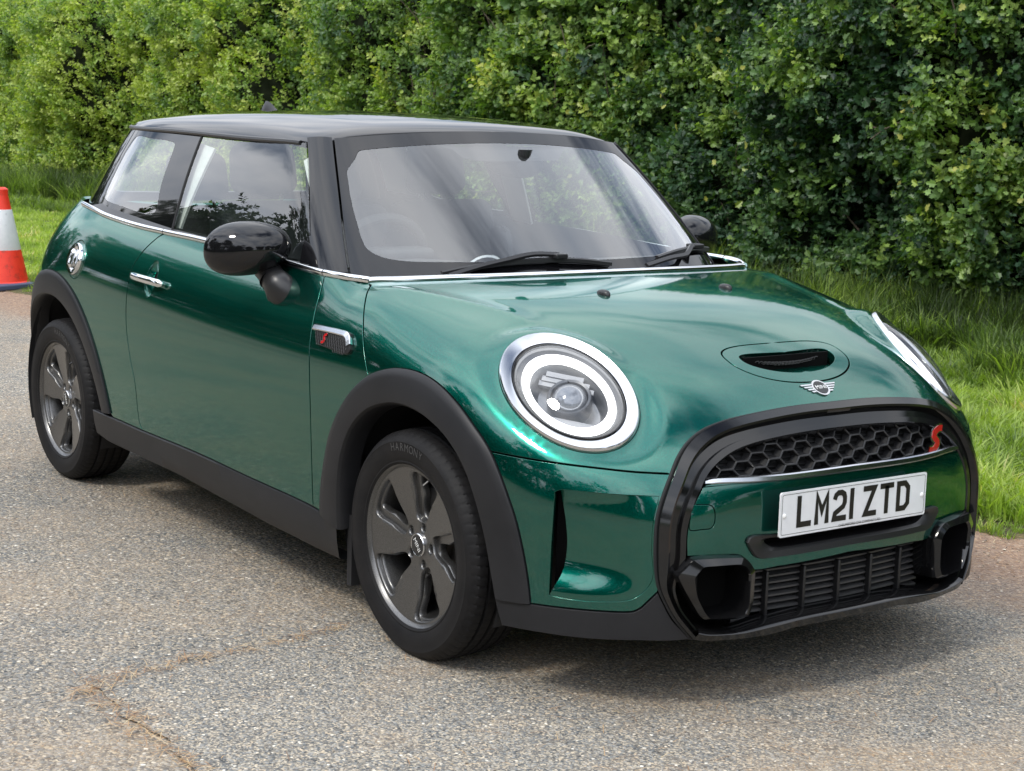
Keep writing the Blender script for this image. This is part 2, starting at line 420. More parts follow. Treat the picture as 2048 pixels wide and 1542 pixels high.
class Proj:
    def __init__(s, kind, c=None, ax=None, f=body_f):
        s.k = kind; s.c = None if c is None else np.array(c, float); s.f = f
        if kind == 'sph':
            s.ax = nrm(np.array(ax, float)); s.e1 = nrm(np.cross([0, 1, 0], s.ax)); s.e2 = np.cross(s.ax, s.e1)
    def to2(s, P):
        if s.k == 'y': return P[:, [0, 2]]
        if s.k == 'z': return P[:, [0, 1]]
        if s.k == 'x': return P[:, [1, 2]]
        d = nrm(P-s.c); th = np.arccos(np.clip(d@s.ax, -1, 1)); e = d-np.outer(np.cos(th), s.ax)
        e = nrm(e); return np.stack([th*(e@s.e1), th*(e@s.e2)], -1)
    def to3(s, q, f):
        n = len(q)
        if s.k == 'y': O = np.stack([q[:, 0], np.full(n, 1.3), q[:, 1]], -1); D = np.array([0, -1., 0]); r = (0, 1.3)
        elif s.k == 'z': O = np.stack([q[:, 0], q[:, 1], np.full(n, 1.8)], -1); D = np.array([0, 0, -1.]); r = (0, 1.6)
        elif s.k == 'x': O = np.stack([np.full(n, 1.2), q[:, 0], q[:, 1]], -1); D = np.array([-1., 0, 0]); r = (0, 1.6)
        else:
            th = np.linalg.norm(q, axis=1)+1e-12; e = (q[:, :1]*s.e1+q[:, 1:]*s.e2)/th[:, None]
            D = np.cos(th)[:, None]*s.ax+np.sin(th)[:, None]*e; O = np.broadcast_to(s.c, D.shape); r = (.05, 3.2)
            P, ok = cast(f, O, D, *r, n=110, first=False); return P
        P, ok = cast(f, O, np.broadcast_to(D, O.shape), *r, n=80); return P
def panel(name, outline, f, prj, m, parent, sp=.02, holes=(), gap=.0018, rad=.0014, depth=.012, off=0., side=-1, mirror_center=False, hole_gap=None, open_y0=False, flip=False):
    """trim a patch of surface f by 3D outlines, with rounded, turned-in edges; side -1 right, +1 left, 0 = both halves joined"""
    loops = [np.asarray(outline)]+[np.asarray(h) for h in holes]
    ring0 = []; rings = []
    for li, C in enumerate(loops):
        keep = [0]
        for i in range(1, len(C)):
            if np.linalg.norm(C[i]-C[keep[-1]]) > .0025: keep.append(i)
        if np.linalg.norm(C[keep[-1]]-C[0]) < .0025: keep.pop()
        C = C[keep]
        a2 = area2(prj.to2(C))
        if (a2 < 0) != (li > 0): C = C[::-1]
        n = grad(f, C); t = nrm(np.roll(C, -1, 0)-np.roll(C, 1, 0)); out = np.cross(t, n)
        q = prj.to2(C); qo = prj.to2(C+out*.002)-q; tq = np.roll(q, -1, 0)-np.roll(q, 1, 0)
        if np.median(tq[:, 0]*qo[:, 1]-tq[:, 1]*qo[:, 0]) > 0: out = -out
        g = gap if (li == 0 or hole_gap is None) else hole_gap
        on0 = np.abs(C[:, 1]) < 1e-3
        gg = np.full(len(C), g+rad); gg[on0] = 0
        if side == 0:
            out[on0, 1] = 0; out = nrm(out); 
        P0 = C-out*(gg[:, None])
        if side == 0:
            P0 = snapf(P0, f, on0); C0 = C.copy(); 
            # points on the centre line keep their own inset along x/z
            P0[on0] = C[on0]
        else: P0 = snap(P0, f, 2)
        ring0.append(P0); rings.append((C, n, out, on0, g))
    B = np.concatenate(ring0); q = prj.to2(B)
    # scale of param space (metres per unit) for even spacing
    if prj.k == 'sph': dist = np.median(np.linalg.norm(B-prj.c, axis=1)); s2 = sp/dist
    else: s2 = sp
    lo = q.min(0); hi = q.max(0)
    gx = np.arange(lo[0], hi[0]+s2, s2); gy = np.arange(lo[1], hi[1]+s2, s2*.866)
    G = np.array([(x+(.5*s2 if j % 2 else 0), y) for j, y in enumerate(gy) for x in gx])
    k = 0; ins = None; segs = []
    for li, P0 in enumerate(ring0):
        m_ = len(P0); segs += [(k+i, k+(i+1) % m_) for i in range(m_)]; poly = q[k:k+m_]
        c = inside(poly, G); ins = c if li == 0 else (ins & ~c); k += m_
    G = G[ins]
    # drop those too near the border
    a = q[[s[0] for s in segs]]; b = q[[s[1] for s in segs]]; ab = b-a; l2 = (ab*ab).sum(1)+1e-18
    ok = np.ones(len(G), bool)
    for i0 in range(0, len(G), 4000):
        g_ = G[i0:i0+4000]; d = g_[:, None]-a; s = np.clip((d*ab).sum(-1)/l2, 0, 1); dd = np.linalg.norm(d-s[..., None]*ab, axis=-1).min(1)
        ok[i0:i0+4000] = dd > .38*s2
    G = G[ok]
    allq = np.concatenate([q, G])
    vv, ee, ff, ov, oe, of = delaunay_2d_cdt([Vector(p) for p in allq], segs, [], 0, 1e-7, True)
    vv = np.array([(v.x, v.y) for v in vv]); tri = np.array([t for t in ff if len(t) == 3])
    src = np.array([min(o) if len(o) else -1 for o in ov])
    cen = vv[tri].mean(1); c = inside(q[:len(ring0[0])], cen); k = len(ring0[0])
    for P0 in ring0[1:]: c &= ~inside(q[k:k+len(P0)], cen); k += len(P0)
    tri = tri[c]
    P = np.zeros((len(vv), 3)); isb = (src >= 0) & (src < len(B)); P[isb] = B[src[isb]]
    if (~isb).any(): P[~isb] = prj.to3(vv[~isb], f)
    Nn = grad(f, P)
    e1 = P[tri[:, 1]]-P[tri[:, 0]]; e2 = P[tri[:, 2]]-P[tri[:, 0]]; fn = np.cross(e1, e2)
    fl = (fn*Nn[tri].mean(1)).sum(1) < 0; tri[fl] = tri[fl][:, ::-1]
    P = P+Nn*off
    V = [P]; NN = [Nn]; F = [tuple(t) for t in tri]; base = len(P); idx = {s: i for i, o in enumerate(ov) for s in o if s < len(B)}
    k = 0
    for (C, n, out, on0, g), P0 in zip(rings, ring0):
        m_ = len(P0); n0 = Nn[[idx[k+i] for i in range(m_)]]
        b0 = P0+n0*off
        r1 = b0+out*rad-n0*rad; r2 = r1-n0*depth
        r1[on0] = b0[on0]-n0[on0]*rad; r2[on0] = r1[on0]-n0[on0]*depth
        V += [r1, r1, r2]; NN += [out, out, out]
        ids = [idx[k+i] for i in range(m_)]
        for i in range(m_):
            j = (i+1) % m_
            if side == 0 and on0[i] and on0[j]: continue
            F.append((ids[i], base+i, base+j, ids[j])); F.append((base+m_+i, base+2*m_+i, base+2*m_+j, base+m_+j))
        base += 3*m_; k += m_
    V = np.concatenate(V); NN = np.concatenate(NN)
    Fa = F
    if side == 0:
        n_ = len(V); V = np.concatenate([V, V*[1, -1, 1]]); NN = np.concatenate([NN, NN*[1, -1, 1]])
        Fa = F+[tuple(i+n_ for i in t[::-1]) for t in F]
        c0 = np.abs(V[:, 1]) < 1e-3; NN[c0, 1] = 0; NN = nrm(NN)
    elif side < 0: V = V*[1, -1, 1]; NN = NN*[1, -1, 1]; Fa = [t[::-1] for t in F]
    # make the turned-in faces wind the same way as their normals
    Va = V; out_f = []
    for t in Fa:
        p = Va[list(t)]; fnv = np.cross(p[1]-p[0], p[2]-p[0]) if len(t) == 3 else np.cross(p[2]-p[0], p[3]-p[1])
        if fnv@NN[list(t)].sum(0) < 0: t = t[::-1]
        out_f.append(t)
    me = mesh(name, V, out_f, NN); return link(name, me, m, parent)
def snapf(P, f, on0):
    P = snap(P, f, 2); P[on0, 1] = 0; return P
# ================================================================== THE CAR
car = empty('parked_car', (0, 0, 0), 'dark green hatchback with gloss black roof parked on the tarmac', 'car')
BODY = body_f
def shifted(f, d): return lambda P: f(P)-d
PY = Proj('y'); PZ = Proj('z'); PX = Proj('x')
PS = Proj('sph', c=(-.15, 0, .30), ax=(.62, 0, .78))
PSR = Proj('sph', c=(-2.2, 0, .55), ax=(-1, 0, .1))
PSQ = Proj('sph', c=(-1.9, 0, .5), ax=(-.45, .89, .1))
def both(fn):
    """build a part for the right side of the car and its twin for the left"""
    for sd in (-1, 1): fn(sd)

# ---------- shared feature lines (traced on the photograph, carried onto the surface)
belt_px = [(168, 410), (190, 421), (214, 433), (275, 453), (330, 466), (408, 483), (490, 507), (578, 530), (649, 548), (695, 557), (739, 564)]
cowl_px = [(742, 565), (800, 561), (850, 558.5), (939, 554), (1030, 552), (1119, 549.5)]
SILLT = [(187, 819), (240, 841), (285, 861), (392, 905), (499, 955), (626, 1013.5), (674, 1042)]
belt = pc(belt_px, step=.02)
sillt = pc(SILLT, step=.02)
doorF = pc([(649, 549), (647, 560), (639, 590), (631, 621), (622, 670), (619, 705), (619, 760), (620.5, 821), (623, 920), (626, 1013.5)])
doorR = pc([(330, 467), (318, 473), (307, 482), (292, 496), (280, 510), (266, 532), (257, 564), (252, 614), (253, 660), (260, 714), (270, 767), (275.5, 821), (279, 845), (285, 861)])
archF_o = pc([(642, 1027), (643, 983), (650, 925), (663, 862), (684, 813), (707, 779), (738, 752), (770, 740), (800, 737.5), (840, 746), (878, 769), (916, 808), (949, 853), (978, 897), (998, 943), (1018, 998), (1033, 1045), (1047, 1107), (1056, 1161), (1061, 1207)])
archF_i = pc([(682, 1060), (680, 1010), (684, 925), (703, 862), (733, 825), (767, 811), (796, 810), (829, 821), (860, 842), (895, 878), (927, 932), (950, 998), (968, 1070), (981, 1143), (990, 1195)])
def rear_arch(r0, rt, x0=-2.495, z0=.315, y=.84, end=.31):
    P = []
    for a in np.linspace(2.5, 188, 41):
        c = math.cos(R(a)); s = math.sin(R(a)); r = r0+(rt-r0)*max(s, 0)**2
        if c > 0: r += .03*(1-max(s, 0))**2*2
        P.append((x0+r*c, y, max(z0+r*s, .2)))
    P = np.array(P)
    return snap(P, body_f, 8)
archR_o = rear_arch(.497, .478); archR_i = rear_arch(.425, .385)
# trim the arch to start on the sill line
hood_side = pc([(742, 570), (731, 598), (727, 629), (727, 680), (730, 715), (737, 752)])
bumpl_px = [(981, 903), (1048, 916), (1120, 927), (1204, 937), (1270, 944), (1343, 948)]
bumpl = pc(bumpl_px)
grO_px = [(1668, 806), (1580, 816), (1505, 830), (1441, 846), (1404, 862), (1375, 886), (1355, 917), (1342, 950), (1327, 990), (1315, 1032), (1311, 1076), (1311, 1130), (1316, 1170), (1328, 1200), (1347, 1235), (1382, 1277)]
grO = pc(grO_px, step=.01); grO[0, 1] = 0; grO[np.argmax(grO[:, 1] < 0) if (grO[:, 1] < 0).any() else 0, 1] = 0
print('grille centre', onsurf([(1668, 806)]), 'cowl', onsurf(cowl_px).round(3).tolist()[-1])
def upto_centre(C):
    """clip a curve at the centre plane (y = 0) and end it exactly there"""
    C = C[C[:, 1] > .006]
    return C
def idx_near(C, p): return int(np.argmin(np.linalg.norm(C-np.array(p), axis=1)))

# ---------- doors
cupO = onsurf([(302, 558)])[0]; cupC = on_ = np.array([[cupO[0]+.040*math.cos(a), .85, cupO[2]+.060*math.sin(a)] for a in np.linspace(0, 2*np.pi, 61)[:-1]])
def lateral(P, f=body_f):
    O = np.array(P, float); O[:, 1] = 1.3; Q, ok = cast(f, O, np.broadcast_to(np.array([0, -1., 0]), O.shape), 0, 1.2, n=60); return Q
cupC = lateral(cupC)
def cup_f(P):
    r2 = ((P[..., 0]-cupO[0])/.040)**2+((P[..., 2]-cupO[2])/.060)**2
    return body_f(P)+.026*np.maximum(1-r2, 0)**1.2
def fdoor(sd):
    a = idx_near(belt, doorR[0]); b = idx_near(belt, doorF[0]); c = idx_near(sillt, doorR[-1]); d = idx_near(sillt, doorF[-1])
    out = np.concatenate([belt[a:b+1], doorF[1:], sillt[c+1:d][::-1], doorR[::-1][:-1]])
    hole = None
    panel('door', out, BODY, PY, PAINT, car, sp=.022, side=sd, holes=[cupC], hole_gap=0)
    panel('handle_cup', cupC, cup_f, PY, PAINT, car, sp=.008, side=sd, gap=-.0004, rad=.0003, depth=.003)
both(fdoor)
# ---------- front wing (scuttle panel between door and bonnet)
def fwing(sd):
    a = idx_near(belt, doorF[0]); c = idx_near(archF_o, hood_side[-1]); d = idx_near(sillt, doorF[-1])
    e = idx_near(sillt, archF_o[0])
    out = np.concatenate([belt[a+1:], hood_side[1:-1], archF_o[:c+1][::-1], sillt[d:e][::-1] if e > d else sillt[d:d+1], doorF[::-1][1:-1]])
    panel('front_wing', out, BODY, PY, PAINT, car, sp=.02, side=sd)
both(fwing)
# ---------- bonnet (clamshell with the headlamp openings)
cowl_y = np.linspace(.735, 0, 40)
cc = onsurf(cowl_px)
cw = spl(cc[::-1, 1], cc[::-1, 0])
x0c = float(onsurf([cowl_px[-1]])[0, 0])
c_edge = cc[0]
def cowl_x(y): return -.285-(abs(c_edge[0]+.285))*(y/c_edge[1])**2
cowl = np.stack([[cowl_x(y) for y in cowl_y], cowl_y, np.full(40, .95)], -1)
cowl[:, 2] = [float(np.interp(0, [0], [Tz(x)])) for x in cowl[:, 0]]
def vertical_snap(C):
    for _ in range(8):
        v = body_f(C); g = (body_f(C+[0, 0, 1e-3])-body_f(C-[0, 0, 1e-3]))/2e-3; C = C.copy(); C[:, 2] -= v/np.where(np.abs(g) < .3, .3, g)
    return C
cowl = vertical_snap(cowl); cowl[0] = hood_side[0]
t = np.linspace(0, 2*np.pi, 181)[:-1]
def hl_ring(s, c=0.):
    P = HLC+s*HB*np.cos(t)[:, None]*HE1+s*HA*np.sin(t)[:, None]*HE2+HLN*c
    return P
hlh = snap(hl_ring(1.0), body_f, 6)
ia = idx_near(archF_o, hood_side[-1]); ib = idx_near(archF_o, bumpl[0]); ig = idx_near(grO, bumpl[-1])
gtop = grO[:ig+1]; gtop = gtop[gtop[:, 1] > .006]; g0 = gtop[0].copy(); g0[1] = 0; g0 = snap(g0[None], body_f)[0]
ncl = 60; cx = np.linspace(g0[0], cowl[-1][0], ncl)
cl = np.stack([cx, np.zeros(ncl), np.interp(cx, [cowl[-1][0], g0[0]], [cowl[-1][2], g0[2]])], -1); cl[1:-1] = vertical_snap(cl[1:-1]); 
crP = onsurf([(770, 577), (870, 593), (960, 614), (1050, 643), (1108, 665)]); crP = crP[np.argsort(crP[:, 0])]; print('crease', crP.round(3).tolist())
crY = spl(crP[:, 0], crP[:, 1])
def hood_f(P):
    # pressed crease along the bonnet bulge, running from the wiper corner to the lamp
    x, y, z = P[..., 0], np.abs(P[..., 1]), P[..., 2]
    d = y-crY(np.clip(x, crP[0, 0], crP[-1, 0])); k = sstep(crP[-1, 0]+.02, crP[-1, 0]-.16, x)*sstep(crP[0, 0]-.10, crP[0, 0]+.10, x)
    t1 = np.maximum(1-np.sqrt(d*d+.006**2)/.075, 0)
    return body_f(P)-.0070*k*t1*t1*(z > .6)
hood_out = np.concatenate([cowl[:-1], cl[::-1][:1], cl[::-1][1:-1], g0[None], gtop, bumpl[::-1][1:], archF_o[ia:ib][::-1], hood_side[::-1][1:-1]])
# bonnet scoop
MESHM = mat('mesh_plastic', (.05, .05, .052), .4)
scP = [(1440, 716), (1452, 708), (1490, 699), (1560, 690), (1640, 686), (1690, 690), (1716, 702), (1722, 722), (1708, 739), (1660, 749), (1600, 756), (1520, 752), (1470, 738)]
sc_o = pc(scP, closed=True, step=.006)
sc_i = pc([(1470, 722), (1490, 712), (1540, 705), (1620, 701), (1684, 700), (1691, 709), (1680, 722), (1640, 731), (1580, 740), (1520, 742), (1488, 735)], closed=True, step=.006)
print('scoop y range', sc_o[:, 1].min(), sc_o[:, 1].max(), sc_i[:, 1].min(), sc_i[:, 1].max(), 'x', sc_o[:, 0].min(), sc_o[:, 0].max(), sc_i[:, 0].min(), sc_i[:, 0].max())
def sym_oval(xf, xb, hw, n=120, e=2.6, sweep=.0):
    """rounded slot, symmetrical about the centre line; front edge xf, back edge xb"""
    a = np.linspace(0, 2*np.pi, n+1)[:-1]; c = np.cos(a); s = np.sin(a)
    y = hw*np.sign(c)*np.abs(c)**(2/e); x = (xf+xb)/2+(xf-xb)/2*np.sign(s)*np.abs(s)**(2/e)-sweep*(y/hw)**2
    P = np.stack([x, y, np.full(n, .82)], -1)
    return vertical_snap(P)
SCO = sym_oval(.612, .452, .205, sweep=.028); SCI = sym_oval(.578, .498, .160, sweep=.028)
def half(C):
    C = np.roll(C, -int(np.argmin(C[:, 1])), 0); k = C[:, 1] > .004
    H = C[k]; 
    a = C.copy(); st = [i for i in range(len(C)) if k[i] and not k[i-1]][0]; H = np.array([C[(st+i) % len(C)] for i in range(k.sum())])
    e0 = H[0].copy(); e0[1] = 0; e1 = H[-1].copy(); e1[1] = 0
    return np.concatenate([[e0], H, [e1]])
sH = half(SCO)
# the scoop surround is its own panel, so the bonnet outline takes a notch on the centre line
cin = cl[::-1]
s_back, s_front = (sH if sH[0, 0] < sH[-1, 0] else sH[::-1])[0], (sH if sH[0, 0] < sH[-1, 0] else sH[::-1])[-1]
sHo = sH if sH[0, 0] < sH[-1, 0] else sH[::-1]
hood_out = np.concatenate([cowl[:-1], cin[cin[:, 0] < s_back[0]-.004], sHo, cin[cin[:, 0] > s_front[0]+.004][:-1], g0[None], gtop, bumpl[::-1][1:], archF_o[ia:ib][::-1], hood_side[::-1][1:-1]])
panel('bonnet', hood_out, hood_f, PS, PAINT, car, sp=.017, side=0, holes=[hlh])
siH = half(SCI); siH = siH if siH[0, 0] < siH[-1, 0] else siH[::-1]
def scoop_f(P):
    # the surround swells a little towards the mouth
    return body_f(P)-.004*sstep(.205, .165, np.abs(P[..., 1]))*sstep(.46, .50, P[..., 0])*sstep(.605, .58, P[..., 0])
sco = np.concatenate([sHo, [ [x, 0, 0] for x in []] , ]) if False else sHo
ring = np.concatenate([sHo, siH[::-1]])
panel('scoop_surround', ring, body_f, PZ, PAINT, car, sp=.012, side=0, depth=.03)
mb = MB()
# mesh at the back of the mouth and a floor sloping down to it
flo = []
for s_, dz in ((0, 0.),):
    P = SCI.copy(); n = len(P); base = P.mean(0); P2 = base+(P-base)*.97; P2[:, 2] -= .034
    mb.add(list(P2), [tuple(range(n))])
mb.build('scoop_floor', PAINT, car, smooth=False)
mb = MB()
zc_ = SCI[:, 2].mean()
for r_ in range(3):
    for i in range(-13, 14):
        y = (i+(.5 if r_ % 2 else 0))*.0118; x = .500-.028*(y/.16)**2+.007*r_+.006; z = float(Tz(x))-.075*y*y-.022+.0065*r_-.012
        if abs(y) > .148: continue
        pts = [(x+.001*math.sin(a)*0+.0032*math.sin(a), y+.0066*math.cos(a), z+.0042*math.sin(a)) for a in np.linspace(0, 2*np.pi, 7)[:-1]]
        mb.tube([(p[0], p[1], p[2]+.006) for p in pts], .0013, 4, closed=True)
mb.build('scoop_mesh', MESHM, car)
mb = MB(); mb.box((.505, 0, float(Tz(.5))-.055), (.004, .15, .05)); mb.build('scoop_cavity', DARK, car)

# ---------- front bumper
lowb_px = [(1060, 1207), (1136, 1217), (1200, 1222.5), (1250, 1224.5), (1268, 1223), (1282, 1216), (1316, 1184)]
lowb = pc(lowb_px, corners=(5,))
jg = idx_near(grO, lowb[-1]); jb = idx_near(archF_o, lowb[0])
rec_l = pc([(1110, 984), (1106, 1040), (1102, 1100), (1098, 1190)])
rec_t = pc([(1110, 984), (1120, 980), (1160, 983), (1230, 989), (1318, 993)])
rec_b = pc([(1098, 1190), (1130, 1197), (1200, 1203), (1270, 1196), (1304, 1160), (1303, 1100), (1307, 1040), (1318, 993)])
rec = np.concatenate([rec_t, rec_b[::-1][1:-1], rec_l[::-1][:-1]])
zt_, yl_ = rec_l[0][2], rec_l[0][1]; zb_ = rec_l[-1][2]; print('recess', rec_l[0], rec_l[-1], rec_t[-1])
bump_out = np.concatenate([bumpl, grO[ig+1:jg], lowb[::-1], archF_o[ib+1:jb][::-1]])
PSB = Proj('sph', c=(.10, .15, .42), ax=(.83, .56, 0))
def fbump(sd): panel('front_bumper', bump_out, BODY, PSB, PAINT, car, sp=.018, side=sd, holes=[rec], hole_gap=.0)
both(fbump)
yl2 = rec_l[:, 1].max(); 
lz = spl(rec_l[::-1, 2][::6], rec_l[::-1, 1][::6]) if rec_l[0, 2] > rec_l[-1, 2] else None
def rec_f(P):
    x, y, z = P[..., 0], np.abs(P[..., 1]), P[..., 2]
    s = sstep(.535, yl2+.005, y)
    top = 1-.35*sstep(zt_-.01, zt_+.0, z)
    bot = sstep(zb_-.005, zb_+.10, z)
    tt = sstep(zt_+.03, zt_-.03, z)
    return body_f(P)+.036*s*bot*(.55+.45*tt)
rin_l = np.array([P for P in pc([(1112, 987), (1119, 1020), (1124, 1060), (1125.5, 1095), (1120, 1135), (1110, 1165), (1099, 1189)])])
rin = np.concatenate([rec_t[2:], rec_b[::-1][1:-1], rin_l[::-1]])
def proj_snap(C, f):
    return snap(C, f, 6)
def frec(sd): panel('bumper_recess', proj_snap(rin, rec_f), rec_f, PSB, PAINT, car, sp=.012, side=sd, gap=0, rad=.0006, depth=.05)
both(frec)
def fvent(sd):
    # near-black sheet behind the blade edge, painting the slot's shade
    a = snap(np.concatenate([rec_l, rin_l[::-1]]), body_f, 2); c = a.mean(0)
    a = c+(a-c)*1.5; n_ = grad(body_f, a); a = a-n_*.046
    m = MB(); m.add(list(a), [tuple(range(len(a)))]); m.build('air_vent', DARK, car, smooth=False, mirror=(sd < 0))
both(fvent)
# ---------- lower front cladding
cl_out = np.concatenate([pc([(989, 1191), (1020, 1200), (1060, 1207.5)])[:-1], lowb[:-1], pc([(1316, 1185), (1326, 1205), (1343, 1237), (1360, 1256), (1382, 1279)]), pc([(1382, 1279), (1330, 1283), (1282, 1282), (1165, 1277), (1077, 1265), (1004, 1251)], step=.012)[1:], pc([(1004, 1251), (995, 1222), (989, 1191)])[1:-1]])
def fcl(sd): panel('lower_cladding', cl_out, BODY, PSB, CLAD, car, sp=.018, side=sd, off=.002, depth=.03)
both(fcl)

# ---------- bands between two curves
def resamp(C, n):
    d = np.r_[0, np.cumsum(np.linalg.norm(np.diff(C, axis=0), axis=1))]; s = np.linspace(0, d[-1], n)
    return np.stack([np.interp(s, d, C[:, i]) for i in range(3)], -1)
def band(name, C0, C1, prof, f, m, sd, n=None, closed=False, sh=None, angle=40, parent=None, warp=None):
    n = n or max(len(C0), len(C1))
    if closed: A, B = np.asarray(C0), np.asarray(C1)
    else: A, B = resamp(C0, n), resamp(C1, n)
    n = len(A); V = []
    for (t_, o) in prof:
        P = A+(B-A)*t_
        if f is not None: P = snap(P, f, 3); nn = grad(f, P)
        else: nn = np.broadcast_to(sh, P.shape)
        if warp is not None: P = P+nn*warp(P)[:, None]
        V.append(P+nn*o)
    k = len(prof); V = np.concatenate(V); F = []
    for j in range(k-1):
        for i in range(n if closed else n-1):
            i2 = (i+1) % n; F.append((j*n+i, j*n+i2, (j+1)*n+i2, (j+1)*n+i))
    if sd < 0: V = V*[1, -1, 1]
    mbb = MB(); mbb.add(list(V), F); return mbb.build(name, m, parent or car, angle=angle)
# wheel arch cladding
AP = [(0, -.012), (0, .005), (.03, .0075), (.25, .010), (.75, .011), (.93, .008), (.97, .003), (1.0, -.002), (1.02, -.030), (1.03, -.06)]
def farch(sd):
    band('arch_cladding', archF_o, archF_i, AP, BODY, CLAD, sd, n=90)
    band('arch_cladding', archR_o, archR_i, AP, BODY, CLAD, sd, n=90)
both(farch)
# wheel housings
def house(x0, sd):
    m = MB(); r = .385; V = []; n = 24
    a = np.linspace(R(-25), R(205), n)
    for y in (.80, .45): V += [(x0+r*math.cos(q)*(1.0), sd*y, .33+(r-.01)*math.sin(q)) for q in a]
    V += [(x0, sd*.45, .33)]
    F = [(i, i+1, n+i+1, n+i) for i in range(n-1)]+[(n+i, n+i+1, 2*n) for i in range(n-1)]
    m.add(V, F); m.build('wheel_housing', MATTB, car)
for sd in (-1, 1): house(0, sd); house(-2.495, sd)
# sill cladding
sl_t = pc([(189, 819), (240, 841), (285, 861), (392, 905), (499, 955), (626, 1014), (676, 1045)])
sl_b = snap(onplane([(199, 868), (221, 885), (357, 949), (535, 1047), (640, 1100), (684, 1120)], 1, -.822), lambda P: body_f(P)*1.0, 0)
def fsill(sd): band('sill_cladding', sl_t, sl_b, [(0, -.012), (0, .004), (.03, .007), (.5, .010), (.93, .008), (.97, .003), (1, -.01), (1.0, -.06)], None, CLAD, sd, n=60, sh=np.array([0, 1., 0]))
both(fsill)
def flap(sd):
    P = onplane([(684, 1120), (676, 1060)], 1, -.80)
    m = MB(); m.box((-.325, sd*.74, .215), (.012, .075, .10)); m.build('mud_flap', MATTB, car)
both(flap)

# ---------- rear quarter and tail
ie = idx_near(archR_o, onsurf([(210, 823)])[0]); ja = idx_near(belt, doorR[0]); jc = idx_near(sillt, doorR[-1]); js = 0
tail_top = snap(np.array([(-2.50, .71, 1.045), (-2.66, .63, 1.035), (-2.78, .53, 1.025), (-2.87, .36, 1.015), (-2.91, .18, 1.01), (-2.92, .05, 1.01), (-2.92, 0., 1.01)]), body_f, 6); tail_top[-1, 1] = 0
tt_ = smooth_curve(np.concatenate([belt[:1], tail_top]), .02); tt_ = snap(tt_, body_f, 4); tt_[-1, 1] = 0
bk = np.array([(-3.0, 0, z) for z in np.linspace(1.0, .25, 30)]); bk = snap(bk, body_f, 8); bk[:, 1] = 0
bb = snap(np.array([(-3.0, y, .25) for y in np.linspace(0, .55, 12)]+[(-2.97, .66, .25), (-2.93, .74, .25), (-2.88, .80, .26)]), body_f, 6); bb[0, 1] = 0
ar = archR_o[:ie+1] if False else archR_o
ka = idx_near(archR_o, bb[-1]+[0, 0, .04])
arc = archR_o[ie:ka+1] if ie < ka else archR_o[ka:ie+1]
if np.linalg.norm(arc[0]-bb[-1]) > np.linalg.norm(arc[-1]-bb[-1]): arc = arc[::-1]
s0 = idx_near(sillt, arc[-1])
q_out = np.concatenate([belt[:ja+1][::-1], tt_[1:], bk[1:], bb[1:], arc, sillt[s0+1:jc], doorR[::-1][:-1]])
panel('rear_body', q_out, BODY, PSR, PAINT, car, sp=.026, side=0)

# ---------- near-black shell added behind the panels so their gaps look dark
def shell():
    us = np.linspace(-math.pi, math.pi, 181); vs = np.linspace(-.25, .62, 46)
    fi = lambda P: body_f(P)+.020
    U, V = np.meshgrid(us, vs, indexing='ij'); O = np.stack([np.full(U.size, -1.0), np.zeros(U.size), np.full(U.size, .45)], -1)
    D = np.stack([np.cos(U)*np.cos(V), np.sin(U)*np.cos(V), np.sin(V)], -1).reshape(-1, 3)
    P, ok = cast(fi, O, D, .1, 3.0, n=90, first=False); a, b = U.shape; F = []
    def cut(p):
        x, y, z = p; ay = abs(y)
        if z > .965 or z < .30: return True
        for x0 in (0, -2.495):
            if (x-x0)**2+(z-.33)**2 < .40**2 and ay > .4: return True
        q = np.array([x, ay, z])-HLC
        if ((q@HE1)/HB)**2+((q@HE2)/HA)**2 < 1.05 and abs(q@HLN) < .12: return True
        if x > .3 and .45 < z and abs(y) < .22 and z > .75: return True
        if x > .55 and ay < .56: return True
        if ay < .70 and z > .90 and x < -.3: return True
        if x > .35 and ay > .6 and .28 < z < .56: return True
        return False
    bad = np.array([cut(p) for p in P])
    for i in range(a-1):
        for j in range(b-1):
            q = (i*b+j, (i+1)*b+j, (i+1)*b+j+1, i*b+j+1)
            if ok[list(q)].all() and not bad[list(q)].any(): F.append(q)
    link('inner_shell', mesh('inner_shell', P, F), DARK, car)
shell()
# ================================================================== LAMPS
def ring_prof(prof, name, m, sd, n=180, parent=None, angle=40):
    """prof: list of (s, c): scale of the ring oval and height along its axis"""
    a = np.linspace(0, 2*np.pi, n+1)[:-1]; V = []
    for s, c in prof: V.append(HLC+s*HB*np.cos(a)[:, None]*HE1+s*HA*np.sin(a)[:, None]*HE2+HLN*c)
    V = np.concatenate(V); k = len(prof)
    F = [(j*n+i, j*n+(i+1) % n, (j+1)*n+(i+1) % n, (j+1)*n+i) for j in range(k-1) for i in range(n)]
    if sd < 0: V = V*[1, -1, 1]
    mb = MB(); mb.add(list(V), F); return mb.build(name, m, parent or car, angle=angle)
def hlp(a, b, c): return HLC+a*HB*HE1+b*HA*HE2+c*HLN
def flipy(P, sd): return [(p[0], p[1]*(1 if sd > 0 else -1), p[2]) for p in P]
_dwn = np.array([0, 0, -1.]); dwn2 = np.array([_dwn@HE1, _dwn@HE2]); dwn2 /= np.linalg.norm(dwn2)
